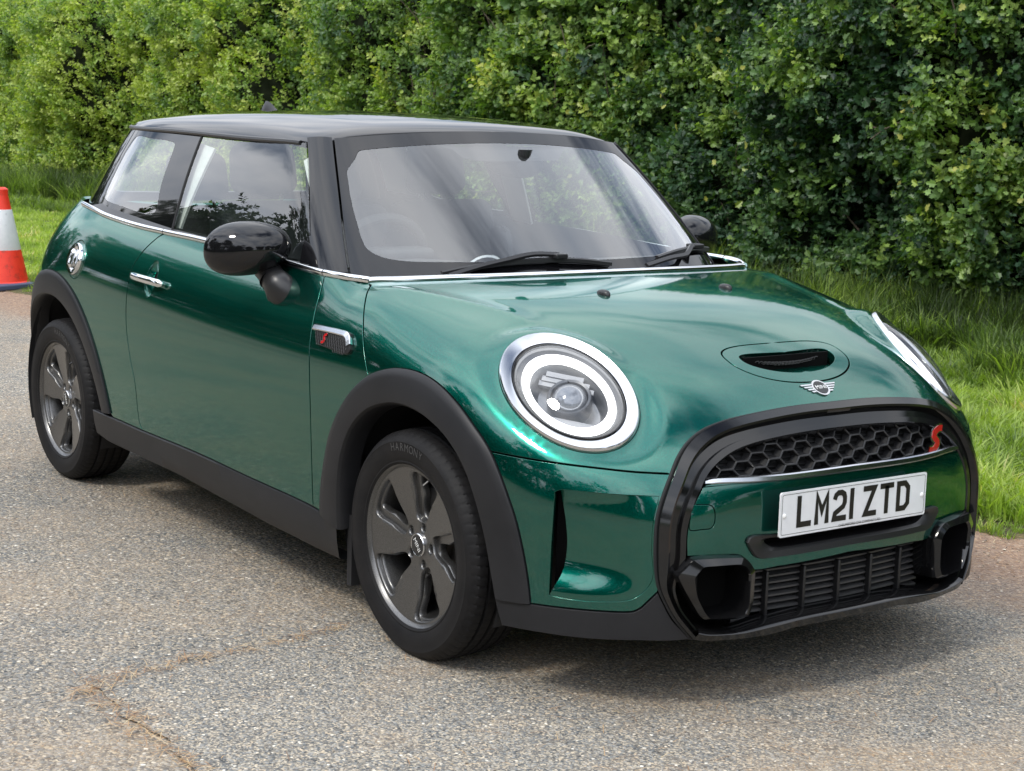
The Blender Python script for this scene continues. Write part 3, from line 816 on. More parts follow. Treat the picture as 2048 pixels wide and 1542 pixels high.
def headlamp(sd):
    root = empty('headlamp'); root.parent = car
    ring_prof([(1.005, -.03), (1.0, .001), (.99, .005), (.97, .008), (.86, .0035), (.822, .001), (.812, -.003), (.81, -.02)], 'chrome_surround', SATC, sd, parent=root)
    ring_prof([(.812, -.02), (.812, .0005), (.80, .003), (.785, .002), (.775, -.004), (.775, -.02)], 'seal', PIANO, sd, parent=root)
    # clear domed lens
    prof = [(.785, -.004), (.77, .004)]+[(s, .006+.030*(1-(s/.77)**2)) for s in (.74, .68, .6, .5, .4, .3, .2, .1, .02)]
    ring_prof(prof, 'lens', LENS, sd, parent=root, angle=180)
    # bowl and daytime ring
    ring_prof([(.78, -.004), (.74, -.024), (.70, -.030), (.56, -.044), (.52, -.060), (.45, -.078), (.02, -.086)], 'reflector_bowl', LAMPG, sd, parent=root)
    ring_prof([(.672, -.020), (.668, -.010), (.65, -.007), (.585, -.008), (.565, -.012), (.56, -.024)], 'daytime_ring', DRL, sd, parent=root)
    m = MB()
    ring_prof([(.783, -.006), (.76, -.014), (.70, -.020), (.688, -.022)], 'outer_reflector', LAMPD, sd, parent=root)
    def lathe_at(a, b, prof, n=36):
        c = hlp(a, b, 0); e1, e2 = nrm(HE1), nrm(HE2); V = []; k = len(prof)
        for r_, h in prof: V += [c+HLN*h+r_*(math.cos(q)*e1+math.sin(q)*e2) for q in np.linspace(0, 2*np.pi, n+1)[:-1]]
        return V, [(j*n+i, j*n+(i+1) % n, (j+1)*n+(i+1) % n, (j+1)*n+i) for j in range(k-1) for i in range(n)]+[tuple((k-1)*n+i for i in range(n))]
    V, F = lathe_at(-.03, -.05, [(.056, -.085), (.056, -.040), (.053, -.034), (.047, -.036), (.046, -.058)]); m.add(flipy(V, sd), F)
    m.build('projector_housing', LAMPD, root)
    m = MB(); V, F = lathe_at(-.03, -.05, [(.046, -.054), (.043, -.040), (.034, -.028), (.020, -.020), (.004, -.017)]); m.add(flipy(V, sd), F)
    m.build('projector_lens', LENSB, root)
    # stepped reflector fins above and below the projector
    e1, e2 = nrm(HE1), nrm(HE2); up2 = np.array([-dwn2[0], -dwn2[1]]); rt2 = np.array([up2[1], -up2[0]])
    for s_, lst in ((1, (.30, .36, .42)), (-1, (.32, .39))):
        for j, q in enumerate(lst):
            m = MB(); w_ = math.sqrt(max(.50**2-q*q, .01))
            P = [hlp(*(up2*q*s_+rt2*t_), -.058+.008*j) for t_ in np.linspace(-w_, w_, 12)]
            m.ribbon(flipy(P, sd), [(-.006, -.012), (-.006, .0), (.006, .004), (.006, -.012)], [HLN*np.array([1, sd, 1])]*12); m.build('reflector_fin', LAMPG, root)
LAMPG = mat('lamp_bowl_grey', (.20, .205, .215), .32, metal=.6)
LENSB = mat('projector_glass', (.20, .21, .23), .10, metal=.5)
LAMPD = mat('lamp_dark_reflector', (.075, .078, .085), .35, metal=.5)
both(headlamp)

# ================================================================== FRONT MASK
grI_px = [(1668, 857), (1617, 864), (1550, 877), (1490, 894), (1448, 918), (1418, 950), (1403, 982), (1392, 1006), (1380, 1045), (1375, 1080), (1374, 1112), (1366, 1142), (1352, 1172), (1358, 1205), (1370, 1228), (1394, 1258)]
full = grO.copy(); full = full[full[:, 1] > .004]; c0 = full[0].copy(); c0[1] = 0; full = np.concatenate([[snap(c0[None], body_f)[0]], full]); full[0, 1] = 0
gi = pc(grI_px); gi = gi[gi[:, 1] > .004]; c0 = gi[0].copy(); c0[1] = 0; gi = np.concatenate([[snap(c0[None], body_f)[0]], gi]); gi[0, 1] = 0
# pair up by the original key points so that both edges stay level with each other
def paired(pa, pb, per=10):
    A = onsurf(pa); B = onsurf(pb); A[0, 1] = B[0, 1] = 0
    k = len(pa); tt = np.linspace(0, k-1, (k-1)*per+1)
    fa = [spl(range(k), A[:, i]) for i in range(3)]; fb = [spl(range(k), B[:, i]) for i in range(3)]
    A = np.stack([f(tt) for f in fa], -1); B = np.stack([f(tt) for f in fb], -1)
    A = snap(A, body_f); B = snap(B, body_f); A[0, 1] = B[0, 1] = 0
    return A, B
go2, gi2 = paired(grO_px, grI_px)
MSK = [(0, -.02), (0.02, .002), (.07, .014), (.36, .016), (.42, .012), (.46, -.006), (.72, -.010), (.77, .002), (.96, .0), (1.0, -.006), (1.01, -.04)]
def fmask(sd): band('grille_surround', go2, gi2, MSK, BODY, PIANO, sd, n=len(go2))
both(fmask)
# black seam between paint and mask
def fseam(sd):
    m = MB(); n_ = grad(body_f, full); m.tube(flipy(full+n_*.001, sd), .0045, 8); m.build('mask_seal', MATTB, car)
both(fseam)
# near-black box behind everything, painting the shade of the cavity
m = MB(); m.box((.56, 0, .42), (.02, .47, .20)); m.build('front_cavity', DARK, car)
# lower lip
lipO_px = [(1382, 1277), (1400, 1280), (1430, 1279), (1505, 1272), (1560, 1260), (1591, 1251), (1650, 1240), (1700, 1229)]
lipI_px = [(1394, 1258), (1408, 1261), (1430, 1261.5), (1475, 1258), (1520, 1247.5), (1591, 1230), (1650, 1218), (1700, 1208)]
A = onsurf(lipO_px); B = onsurf(lipI_px)
A[-1, 1] = 0; B[-1, 1] = 0
k = len(A); tt = np.linspace(0, k-1, (k-1)*8+1)
A = np.stack([spl(range(k), A[:, i])(tt) for i in range(3)], -1); B = np.stack([spl(range(k), B[:, i])(tt) for i in range(3)], -1)
A = snap(A, body_f); B = snap(B, body_f); A[-1, 1] = B[-1, 1] = 0
LIPA, LIPB = A, B
def flip_(sd): band('lower_lip', LIPA, LIPB, [(0, -.05), (0, .004), (.08, .012), (.75, .018), (.85, .016), (1.0, .004), (1.05, -.03), (1.1, -.10)], BODY, PIANO, sd, n=len(A))
both(flip_)
# chrome strip below the mesh
cs_px = [(1410, 965), (1440, 961), (1500, 959), (1560, 955), (1620, 948), (1690, 938)]
C = onsurf(cs_px); C[-1, 1] = 0; k = len(C); tt = np.linspace(0, k-1, 40); C = np.stack([spl(range(k), C[:, i])(tt) for i in range(3)], -1); C = snap(C, body_f); C[-1, 1] = 0; C[:, 1] = np.maximum(C[:, 1], 0)
CS = C
def fcs(sd):
    n_ = grad(body_f, CS); ws = np.interp(np.arange(len(CS)), [0, 4, len(CS)-1], [.0045, .0075, .0085]); m = MB()
    V = []
    for P, nn, w_ in zip(CS, n_, ws):
        up = np.array([0, 0, 1.]); up = nrm(up-nn*(up@nn)); 
        for a, b in ((-w_, -.01), (-w_, .000), (-w_*.6, .004), (w_*.6, .004), (w_, .000), (w_, -.01)): V.append(P+up*a+nn*(b-.001))
    n = len(CS); F = [(i*6+k, i*6+(k+1) % 6, (i+1)*6+(k+1) % 6, (i+1)*6+k) for i in range(n-1) for k in range(6)]
    m.add(flipy(V, sd), F); m.build('chrome_strip', SATC, car)
both(fcs)
# honeycomb grille
gtopz = spl(gi2[::6, 1][:14], gi2[::6, 2][:14]) if False else None
GI = gi2
def grille_top(y):
    k = GI[:, 1] < .50; return float(np.interp(abs(y), GI[k][:, 1], GI[k][:, 2]))
csz = lambda y: float(np.interp(abs(y), CS[::-1][:, 1], CS[::-1][:, 2]))
FXC = {}
def front_x(y, z, d):
    key = (round(y, 5), round(z, 5))
    if key not in FXC:
        x = .70
        for _ in range(6):
            v = body_f(np.array([[x, y, z], [x+1e-3, y, z]])); x -= float(v[0])/max(.2, float(v[1]-v[0])*1e3)
        FXC[key] = x
    return FXC[key]-d
gm = MB(); hx = .062; hz = .034; ymax = CS[0, 1]
cells = []
for r_ in range(-2, 11):
    for i in range(-9, 10):
        cy = (i+(.5 if r_ % 2 else 0))*hx*1.52; cz = csz(0)+.004+r_*hz*.5
        hexp = [(cy+a*hx*.335, cz+b*hz*.49) for a, b in ((-1, 1), (1, 1), (1.99, 0), (1, -1), (-1, -1), (-1.99, 0))]
        hexp = [(cy+a*hx/2, cz+b*hz/2*1.0) for a, b in ((-.52, .98), (.52, .98), (1.0-.02, 0), (.52, -.98), (-.52, -.98), (-.98, 0))]
        keep = [csz(p[0])-.004 < p[1] < grille_top(p[0])+.004 and abs(p[0]) < ymax-.004 for p in hexp]
        if sum(keep) < 2: continue
        pts = []
        for (y, z), kk in zip(hexp, keep):
            z2 = min(max(z, csz(y)-.003), grille_top(y)+.003) if abs(y) < ymax else z
            y2 = max(-ymax+.01, min(ymax-.01, y)); z2 = min(max(z2, csz(y2)-.003), grille_top(y2)+.003)
            pts.append((y2, z2))
        P = [(front_x(y, z, .020), y, z) for y, z in pts]
        gm.tube(P, .0028, 6, closed=True)
        # slanted inner walls of each cell
        cyy = sum(p[0] for p in pts)/6; czz = sum(p[1] for p in pts)/6
        V = P+[(p[0]-.020, cyy+(p[1]-cyy)*.80, czz+(p[2]-czz)*.72) for p in P]
        gm.add(V, [(q, (q+1) % 6, 6+(q+1) % 6, 6+q) for q in range(6)])
gm.build('honeycomb_grille', SATB, car)
gm = MB()
yy = np.linspace(-ymax, ymax, 40); V = []
for y in yy: V += [(front_x(y, csz(y), .048), y, csz(y)-.02), (front_x(y, grille_top(y), .05), y, grille_top(y)+.02)]
gm.add(V, [(2*i, 2*i+2, 2*i+3, 2*i+1) for i in range(39)])
for j in range(16):
    z = csz(0)+.004+j*.0095
    P = [(front_x(y, min(z, grille_top(y)), .046), y, z) for y in np.linspace(-ymax, ymax, 24) if z < grille_top(y)+.01]
    if len(P) > 2: gm.tube(P, .0018, 4)
gm.build('grille_backing', MATTB, car)

# body-coloured centre panel
ip_top = CS.copy(); ip_top = ip_top-np.array([0, 0, .009])
ip_l = pc([(1408, 975), (1393, 1005), (1380, 1046), (1375.5, 1080), (1376, 1112), (1392, 1113), (1440, 1112), (1480, 1110), (1496, 1121), (1506, 1138), (1560, 1132), (1617, 1122), (1660, 1113), (1702, 1103)], corners=(4,), step=.008)
ip_l = ip_l[ip_l[:, 1] > .004]; e = ip_l[-1].copy(); e[1] = 0; tpc = ip_top[-1].copy(); tpc[1] = 0
slotO_px = [(1492, 1083), (1497, 1074.5), (1557, 1068), (1640, 1057), (1702, 1046)]
slotB_px = [(1492, 1083), (1500, 1100), (1510, 1114), (1522, 1117.5), (1580, 1110), (1640, 1100), (1702, 1088)]
so = pc(slotO_px, step=.008); sb = pc(slotB_px, corners=(3,), step=.008)
so = so[so[:, 1] > .004]; sb = sb[sb[:, 1] > .004]
e1_ = so[-1].copy(); e1_[1] = 0; e2_ = sb[-1].copy(); e2_[1] = 0
mid_u = np.array([[0, 0, z] for z in np.linspace(e[2]+.012, e2_[2]-.012, 3)]); mid_u[:, 0] = e[0]
mid_t = np.array([[0, 0, z] for z in np.linspace(e1_[2]+.01, tpc[2]-.01, 6)]); mid_t[:, 0] = e[0]
ring_o = np.concatenate([ip_top, ip_l, [e], mid_u, [e2_], sb[::-1], so[1:], [e1_], mid_t, [tpc]])
ring_o = snap(ring_o, body_f, 5)
# tow-eye cover is its own small panel on the right side only
tow = pc([(1384, 1010), (1396, 1009), (1425, 1012), (1431, 1022), (1430, 1048), (1424, 1057), (1405, 1060), (1381, 1061), (1380, 1046), (1382, 1030)], closed=True, step=.006)
def fip(sd): panel('centre_panel', ring_o, BODY, PX, PAINT, car, sp=.02, side=sd, off=-.003, holes=[tow] if sd < 0 else [], rad=.0005, gap=0.0, hole_gap=.0008)
both(fip)
panel('tow_eye_cover', tow, BODY, PX, PAINT, car, sp=.02, side=-1, off=-.003, gap=.0008)
# slot bezel under the plate
sc_c = np.concatenate([[e1_], so[::-1], sb[1:], [e2_]]); cen = np.array([e1_[0], 0, (e1_[2]+e2_[2])/2])
inn = []
for p in sc_c:
    q = p.copy(); q[1] = max(0, p[1]-.055*sstep(0, .3, p[1])*1.0); q[2] = cen[2]+(p[2]-cen[2])*.42+.004; inn.append(q)
inn = snap(np.array(inn), body_f, 5); inn[:, 1] = np.maximum(inn[:, 1], 0)
def fslot(sd): band('plate_slot', sc_c, inn, [(0, -.012), (0, .003), (.06, .006), (.7, .002), (1, -.006), (1.02, -.05)], BODY, SATB, sd, n=60, angle=30)
both(fslot)
m = MB(); m.box((.70, 0, cen[2]), (.012, .26, .03)); m.build('slot_cavity', DARK, car)

# ducts
du_o = [(1347, 1150), (1362, 1134), (1382, 1114), (1425, 1111), (1479, 1110), (1494, 1119), (1505, 1138), (1503, 1170), (1500, 1204), (1491, 1229), (1460, 1236), (1404, 1237), (1390, 1226), (1368, 1188)]
du_i = [(1388, 1153), (1394, 1141), (1405, 1131), (1440, 1128), (1468, 1126), (1482, 1133), (1489, 1146), (1488, 1172), (1486, 1202), (1478, 1222), (1455, 1229), (1414, 1232), (1402, 1218), (1390, 1190)]
def loopify(px):
    C = onsurf(px); return snap(smooth_curve(C, .006, True), body_f)
dA = onsurf(du_o); dB = onsurf(du_i); k = len(dA)
def dens(A, per=7):
    out = []
    for i in range(len(A)):
        p0, p1, p2, p3 = A[i-1], A[i], A[(i+1) % len(A)], A[(i+2) % len(A)]
        for s in np.linspace(0, 1, per+1)[:-1]:
            h1 = 2*s**3-3*s*s+1; h2 = s**3-2*s*s+s; h3 = -2*s**3+3*s*s; h4 = s**3-s*s
            out.append(h1*p1+h3*p2+h2*(p2-p0)*.22+h4*(p3-p1)*.22)
    return np.array(out)
dA, dB = dens(dA), dens(dB)
def fduct(sd):
    band('brake_duct', dA, dB, [(0, -.05), (0, .004), (.15, .016), (.85, .024), (1.0, .018), (1.04, -.01), (1.12, -.06), (1.25, -.11)], BODY, PIANO, sd, closed=True, angle=28)
    P = dB+(dA-dB)*-.28; nn = grad(body_f, P); P = P-nn*.10; m = MB(); m.add(flipy(P, sd), [tuple(range(len(P)))]); m.build('duct_floor', MATTB, car, smooth=False)
    m = MB(); c = dB.mean(0); 
both(fduct)
SLATM = mat('grey_slat_plastic', (.045, .045, .046), .4)
# lower intake: slats, uprights, floor ribs
m = MB()
for j, z in enumerate(np.linspace(.212, .328, 8)):
    P = [(front_x(y, z, .050), y, z) for y in np.linspace(-.335, .335, 21)]
    V = []
    for x, y, zz in P: V += [(x, y, zz-.0022), (x, y, zz+.0022), (x-.022, y, zz+.006), (x-.022, y, zz+.001)]
    m.add(V, [(i*4+k, i*4+(k+1) % 4, (i+1)*4+(k+1) % 4, (i+1)*4+k) for i in range(20) for k in range(4)])
    m.build('intake_slat', SLATM, car) ; m = MB()
for y in (-.240, -.120, 0, .120, .240):
    m = MB(); x = front_x(y, .27, .045); m.box((x, y, .268), (.010, .0045, .062)); o = m.build('intake_upright', SATB, car); bevel(o, .003)
for y in (-.30, -.18, -.06, .06, .18, .30):
    m = MB(); pts = [(front_x(y, .2, .055-.00), y, .205), (front_x(y, .19, .035), y, .183)]; m.tube(pts, .0035, 6); m.build('splitter_rib', SATB, car)
# splitter floor
ys = np.linspace(-.50, .50, 31); V = []
lz_ = lambda y: float(np.interp(abs(y), LIPB[::-1][:, 1], LIPB[::-1][:, 2]))
for y in ys: V += [(front_x(y, lz_(y), .01), y, lz_(y)-.003), (front_x(y, .2, .07), y, .196), (front_x(y, .2, .12), y, .20)]
m = MB(); m.add(V, [(3*i+k, 3*i+3+k, 3*i+4+k, 3*i+1+k) for i in range(30) for k in range(2)]); m.build('splitter_floor', PIANO, car)
m = MB(); ys = np.linspace(-.50, .50, 21); V = []
for y in ys: V += [(front_x(y, .25, .075), y, .17), (front_x(y, .3, .075), y, .36)]
m.add(V, [(2*i, 2*i+2, 2*i+3, 2*i+1) for i in range(20)]); m.build('intake_backing', DARK, car)

# ================================================================== NUMBER PLATE
pxs = np.array([(1561, 989), (1854, 944.5), (1850, 1024), (1557.5, 1078)])
XPL = .792
Q = onplane(pxs, 0, XPL); Q[:, 1] *= -1
zc_p = Q[:, 2].mean(); yc_p = Q[:, 1].mean(); print('plate', Q.round(3), yc_p, zc_p)
plate = empty('number_plate', (XPL, 0, zc_p)); plate.parent = car
def rrect(hw, hh, r, n=5):
    P = []
    for cx_, cy_, a0 in ((hw-r, hh-r, 0), (-hw+r, hh-r, 90), (-hw+r, -hh+r, 180), (hw-r, -hh+r, 270)):
        P += [(cx_+r*math.cos(R(a0+90*i/n)), cy_+r*math.sin(R(a0+90*i/n))) for i in range(n+1)]
    return P
YC = float(yc_p)
def slab(name, poly, x0, x1, m, parent):
    n = len(poly); V = [(x0, YC+p[0], p[1]) for p in poly]+[(x1, YC+p[0], p[1]) for p in poly]
    mb = MB(); mb.add(V, [tuple(range(n, 2*n)), tuple(range(n))[::-1]]+[(i, (i+1) % n, n+(i+1) % n, n+i) for i in range(n)]); return mb.build(name, m, parent, smooth=False)
slab('plate_board', rrect(.260, .0555, .006), -.004, 0, PLATE, plate)
# thin black line round the plate
o_ = rrect(.2545, .0500, .005); i_ = rrect(.2533, .0488, .004); n = len(o_)
mb = MB(); mb.add([(.0006, YC+p[0], p[1]) for p in o_]+[(.0006, YC+p[0], p[1]) for p in i_], [(i, (i+1) % n, n+(i+1) % n, n+i) for i in range(n)] )
mb.build('plate_border', BLKINK, plate, smooth=False)

ST = .0142; CW = .050; CH = .079
def glyph(ch):
    """polylines (x, z) of stroke centre lines for the plate font"""
    h = ST/2; W_, H_ = CW-h, CH-h
    if ch == 'L': return [[(h, CH), (h, h), (CW, h)]]
    if ch == 'T': return [[(0, H_), (CW, H_)], [(CW/2, H_), (CW/2, 0)]]
    if ch == 'I': return [[(h, 0), (h, CH)]]
    if ch == 'Z': return [[(0, H_), (W_-.002, H_), (h+.002, h), (CW, h)]]
    if ch == 'D': return [[(h, h), (h, H_), (W_-.012, H_), (W_, H_-.012), (W_, h+.012), (W_-.012, h), (h, h)]]
    if ch == 'M': return [[(h, 0), (h, H_), (CW/2, H_-.040), (W_, H_), (W_, 0)]]
    if ch == '2': return [[(h, H_-.016), (h+.004, H_-.005), (h+.012, H_), (W_-.012, H_), (W_-.003, H_-.005), (W_, H_-.014), (W_, H_-.026), (W_-.005, H_-.036), (h+.003, h+.014), (h, h), (CW, h)]]
def stroke_poly(P, w, closed=False):
    """mitred ribbon of width w round a polyline"""
    P = [np.array(p, float) for p in P]; n = len(P); Lf = []; Rt = []
    for i, p in enumerate(P):
        d0 = nrm(p-P[i-1]) if i > 0 else None; d1 = nrm(P[i+1]-p) if i < n-1 else None
        if d0 is None and closed: d0 = nrm(P[-1]-P[-2])
        if d1 is None and closed: d1 = nrm(P[1]-P[0])
        d0 = d1 if d0 is None else d0; d1 = d0 if d1 is None else d1
        n0 = np.array([-d0[1], d0[0]]); n1_ = np.array([-d1[1], d1[0]]); b = nrm(n0+n1_); s = w/2/max(.45, b@n0); Lf.append(p+b*s); Rt.append(p-b*s)
    return Lf, Rt
txt = 'LM2I ZTD'; adv = {' ': .033-.011, 'I': ST+.011}
tw = sum(adv.get(c, CW+.011) for c in txt)-.011; x0 = -tw/2-.003
for ch in txt:
    if ch != ' ':
        mb = MB()
        for pl in glyph(ch):
            A_, B_ = stroke_poly(pl, ST, closed=(ch == 'D')); n = len(A_); V = []
            for a_, b_ in zip(A_, B_):
                for q in (a_, b_): V.append((.0009, YC+x0+q[0], q[1]-CH/2+.003))
            mb.add(V, [(2*i, 2*i+1, 2*i+3, 2*i+2) for i in range(n-1)])
        mb.build('plate_character', BLKINK, plate, smooth=False)
    x0 += adv.get(ch, CW+.011)
me = text_mesh('CHELMSFORD CAR COMPANY LTD', .0095)
o = link('plate_lettering', me, BLKINK, plate); o.matrix_local = Matrix(((0, 0, 1, .0009), (1, 0, 0, YC+.018), (0, 1, 0, -.0485), (0, 0, 0, 1)))
for y in (-.245, .245):
    mb = MB(); pr = [(.0065, 0), (.0062, .0015), (.004, .003), (.0001, .0035)]; V = []; n = 12
    for r_, h in pr: V += [(h, YC+y+r_*math.cos(a), r_*math.sin(a)-.003) for a in np.linspace(0, 2*np.pi, n+1)[:-1]]
    mb.add(V, [(j*n+i, j*n+(i+1) % n, (j+1)*n+(i+1) % n, (j+1)*n+i) for j in range(3) for i in range(n)]); mb.build('plate_screw', WHITE, plate)

# ================================================================== BADGES
def emb_frame(P):
    n_ = grad(body_f, np.array([P]))[0]; up = np.array([0, 0, 1.]); up = nrm(up-n_*(up@n_)); rt = np.cross(up, n_); return n_, up, rt
bc = onsurf([(1646, 776)])[0]; bc[1] = 0; bc = snap(bc[None], body_f)[0]; bc[1] = 0
bn, bu, br = emb_frame(bc)     # br points to +y or -y
if br[1] < 0: br = -br
def emb_poly(name, poly, h0, h1, m, parent, warp=True):
    n = len(poly)
    def at(p, h):
        q = bc+br*p[0]+bu*p[1]; q = snap(q[None], body_f, 3)[0]; return q+bn*h
    V = [at(p, h0) for p in poly]+[at(p, h1) for p in poly]
    mb = MB(); mb.add(V, [tuple(range(n, 2*n)), tuple(range(n))[::-1]]+[(i, (i+1) % n, n+(i+1) % n, n+i) for i in range(n)]); return mb.build(name, m, parent, smooth=False)
badge = empty('bonnet_badge'); badge.parent = car
cr_ = [(.0265*math.cos(a), .0265*math.sin(a)) for a in np.linspace(0, 2*np.pi, 41)[:-1]]
ci_ = [(.0215*math.cos(a), .0215*math.sin(a)) for a in np.linspace(0, 2*np.pi, 41)[:-1]]
emb_poly('badge_ring', cr_, 0, .004, SILVER, badge)
emb_poly('badge_field', ci_, .0035, .0047, SATB, badge)
for s_ in (-1, 1):
    for j, (z_, x1_) in enumerate(((.0125, .062), (.0045, .055), (-.0035, .047), (-.0115, .038))):
        xs_ = math.sqrt(max(.0265**2-z_**2, 0))-.001
        emb_poly('badge_wing', [(s_*xs_, z_-.0022), (s_*(x1_-.003), z_-.0022), (s_*x1_, z_+.0024), (s_*xs_, z_+.0024)], 0, .0032, SILVER, badge)
me = text_mesh('MINI', .0175)
o = link('badge_lettering', me, SILVER, badge); o.data.materials[0] = WHITE
Mx = Matrix(((br[0]*1.05, bu[0], bn[0], 0), (br[1]*1.05, bu[1], bn[1], 0), (br[2]*1.05, bu[2], bn[2], 0), (0, 0, 0, 1)))
o.matrix_world = Matrix.Translation(Vector(bc+bn*.0052))@Mx
def s_badge(P0, ux, uy, n_, sc, parent, name='s_emblem'):
    """slanted red S with a bright outline"""
    pl = [(-.62, -.92), (-.30, -1.0), (.12, -.92), (.38, -.62), (.40, -.30), (.12, -.02), (-.08, .22), (-.02, .58), (.28, .84), (.62, .92), (.92, .86)]
    P = smooth_curve(np.array([(x+.18*y, y, 0) for x, y in pl]), .12)[:, :2]*sc
    for nm, w_, h, m_ in (('emblem_rim', .86, .0018, SATC), ('emblem_fill', .56, .0030, RED)):
        A_, B_ = stroke_poly(P, w_*sc); n = len(A_); V = []
        for a_, b_ in zip(A_, B_):
            V += [P0+ux*a_[0]+uy*a_[1], P0+ux*a_[0]+uy*a_[1]+n_*h, P0+ux*b_[0]+uy*b_[1]+n_*h, P0+ux*b_[0]+uy*b_[1]]
        mb = MB(); mb.add(V, [(i*4+k, i*4+(k+1) % 4, (i+1)*4+(k+1) % 4, (i+1)*4+k) for i in range(n-1) for k in range(4)]+[(0, 1, 2, 3), (4*n-4, 4*n-3, 4*n-2, 4*n-1)][:0]); mb.build(nm, m_, parent, smooth=False)
se = empty('grille_emblem'); se.parent = car
g_ = onplane([(1864, 877)], 0, .72)[0]; sy, sz = -g_[1], g_[2]
for _ in range(4):
    g_ = onplane([(1864, 877)], 0, front_x(sy, sz, .012))[0]; sy, sz = -g_[1], g_[2]
gn = grad(body_f, np.array([[front_x(sy, sz, 0), sy, sz]]))[0]; gn[2] *= .3; gn = nrm(gn); gr = nrm(np.cross([0, 0, 1.], gn)); gu = np.cross(gn, gr)
s_badge(np.array([front_x(sy, sz, .006), sy, sz]), gr*1.4, gu, gn, .028, se)
# ================================================================== CHROME BELT, ROOF AND GLASS
def belt_strip(sd):
    n_ = grad(body_f, belt); C = belt+n_*.004+np.array([0, 0, .004])
    k = idx_near(belt, doorF[0]); k2 = idx_near(belt, doorR[0])
    prof = [(-.009, -.008), (-.009, .0), (-.006, .005), (.0, .007), (.006, .005), (.009, .0), (.009, -.008)]
    for a, b in ((0, k2), (k2, k), (k, len(C)-1)):
        a2 = a+(1 if a else 0); m = MB(); seg = C[a:b+1].copy()
        if a: seg[0] = seg[0]*.8+seg[1]*.2
        up = n_[a:b+1]+np.array([0, 0, .35]); m.ribbon(flipy(seg, sd), prof, [np.array(u)*[1, sd, 1] for u in up]); m.build('belt_trim', CHROME, car, angle=60)
both(belt_strip)
C = cowl.copy(); C[:, 2] += .006; C = np.concatenate([[C[0]+[-.0, .0, 0]], C[1:]])
for sd in (-1, 1):
    m = MB(); P = C[1:]+np.array([-.012, 0, .002]); m.ribbon(flipy(P, sd), [(-.010, -.008), (-.010, .001), (-.005, .005), (.006, .004), (.010, .0), (.010, -.008)], [(0.25, 0, 1)]*len(P)); m.build('cowl_trim', CHROME, car, angle=60)
# scuttle tray between chrome and glass
m = MB(); V = []
for y in np.linspace(-.70, .70, 31):
    x = cowl_x(y)-.018; V += [(x, y, .958), (x-.10, y, .948), (x-.25, y, .935)]
m.add(V, [(3*i+k, 3*i+3+k, 3*i+4+k, 3*i+1+k) for i in range(30) for k in range(2)]); m.build('scuttle_tray', SATB, car)

gl = glass_f
def gpc(px, **k): return pc(px, f=gl, **k)
def gline(P, f=gl): return snap(np.array(P, float), f, 8)
# side glass
zg_ = spl([-3, -2.75, -2.36, -1.66, -.98, -.90, -.5], [1.335, 1.338, 1.340, 1.331, 1.331, 1.336, 1.34])
def on_side(x, z, f=gl):
    P = np.stack([x, np.full(len(x), .7), z], -1)
    O = P.copy(); O[:, 1] = 1.1; Q, ok = cast(f, O, np.broadcast_to(np.array([0, -1., 0]), O.shape), 0, 1.1, n=60); return Q
xs_ = np.linspace(-2.33, -.978, 60); s_top = on_side(xs_, zg_(xs_)-.012)
sb_px = gpc([(345, 462), (408, 478), (490, 500), (560, 521), (619, 533)], step=.02)
xb_ = np.linspace(-2.36, sb_px[0, 0], 30)[:-1]; zb_ = np.interp(xb_, [-2.36, sb_px[0, 0]], [1.046, sb_px[0, 2]])
s_bot = np.concatenate([on_side(xb_, zb_), sb_px])
bsplit_t = gpc([(408, 264), (345, 461)], step=.02)
aline = gpc([(614, 276), (617, 330), (620, 420), (621, 480), (619, 533)], step=.02)
i1 = idx_near(s_top, bsplit_t[0]); i2 = idx_near(s_bot, bsplit_t[-1])
PG = Proj('y')
def clear3():
    a = bsplit_t[0, 0]; b_ = bsplit_t[-1, 0]
    pts = [(-2.27, 1.292), (-2.1, 1.294), (-1.93, 1.290), (-1.865, 1.28), (-1.855, 1.26), (-1.835, 1.15), (-1.80, 1.06), (-1.81, 1.046), (-1.86, 1.042), (-2.1, 1.056), (-2.27, 1.068), (-2.305, 1.08), (-2.305, 1.15), (-2.295, 1.26)]
    P = smooth_curve(np.array([(x, 0, z) for x, z in pts]), .02, True); return on_side(P[:, 0], P[:, 2])
def side_glass(sd):
    out = np.concatenate([s_top[i1:], aline[1:], s_bot[i2:-1][::-1], bsplit_t[::-1][1:-1]])
    panel('door_window', out, gl, PG, GLASS, car, sp=.03, side=sd, gap=.003, depth=.004)
    # rear quarter window: clear pane within a dark fired border
    qa = on_side(np.linspace(-2.33, -2.36, 14), np.linspace(s_top[0, 2], s_bot[0, 2], 14))
    out = np.concatenate([s_top[:i1+1], bsplit_t[1:], s_bot[:i2][::-1], qa[::-1][1:-1]])
    clear = clear3()
    panel('quarter_window_border', out, gl, PG, GLOSSB, car, sp=.03, side=sd, gap=.003, depth=.004, holes=[clear], hole_gap=0)
    panel('quarter_window', clear, gl, PG, GLASS, car, sp=.03, side=sd, gap=-.001, rad=.0002, depth=.003, off=-.0012)
both(side_glass)
# seal lines
def seal(sd):
    m = MB(); n_ = grad(gl, bsplit_t); m.tube(flipy(bsplit_t+n_*.0005, sd), .0045, 6); m.build('window_seal', MATTB, car)
both(seal)
def bseal(sd):
    k = 60; A_ = resamp(belt[3:idx_near(belt, (-.66, .77, .96))], k)+np.array([0, -.004, .004]); B_ = resamp(s_bot[2:], k)+np.array([0, -.004, .008])
    m = MB(); m.add(flipy(list(A_)+list(B_), sd), [(i, i+1, k+i+1, k+i) for i in range(k-1)]); m.build('waist_seal', SATB, car)
both(bseal)
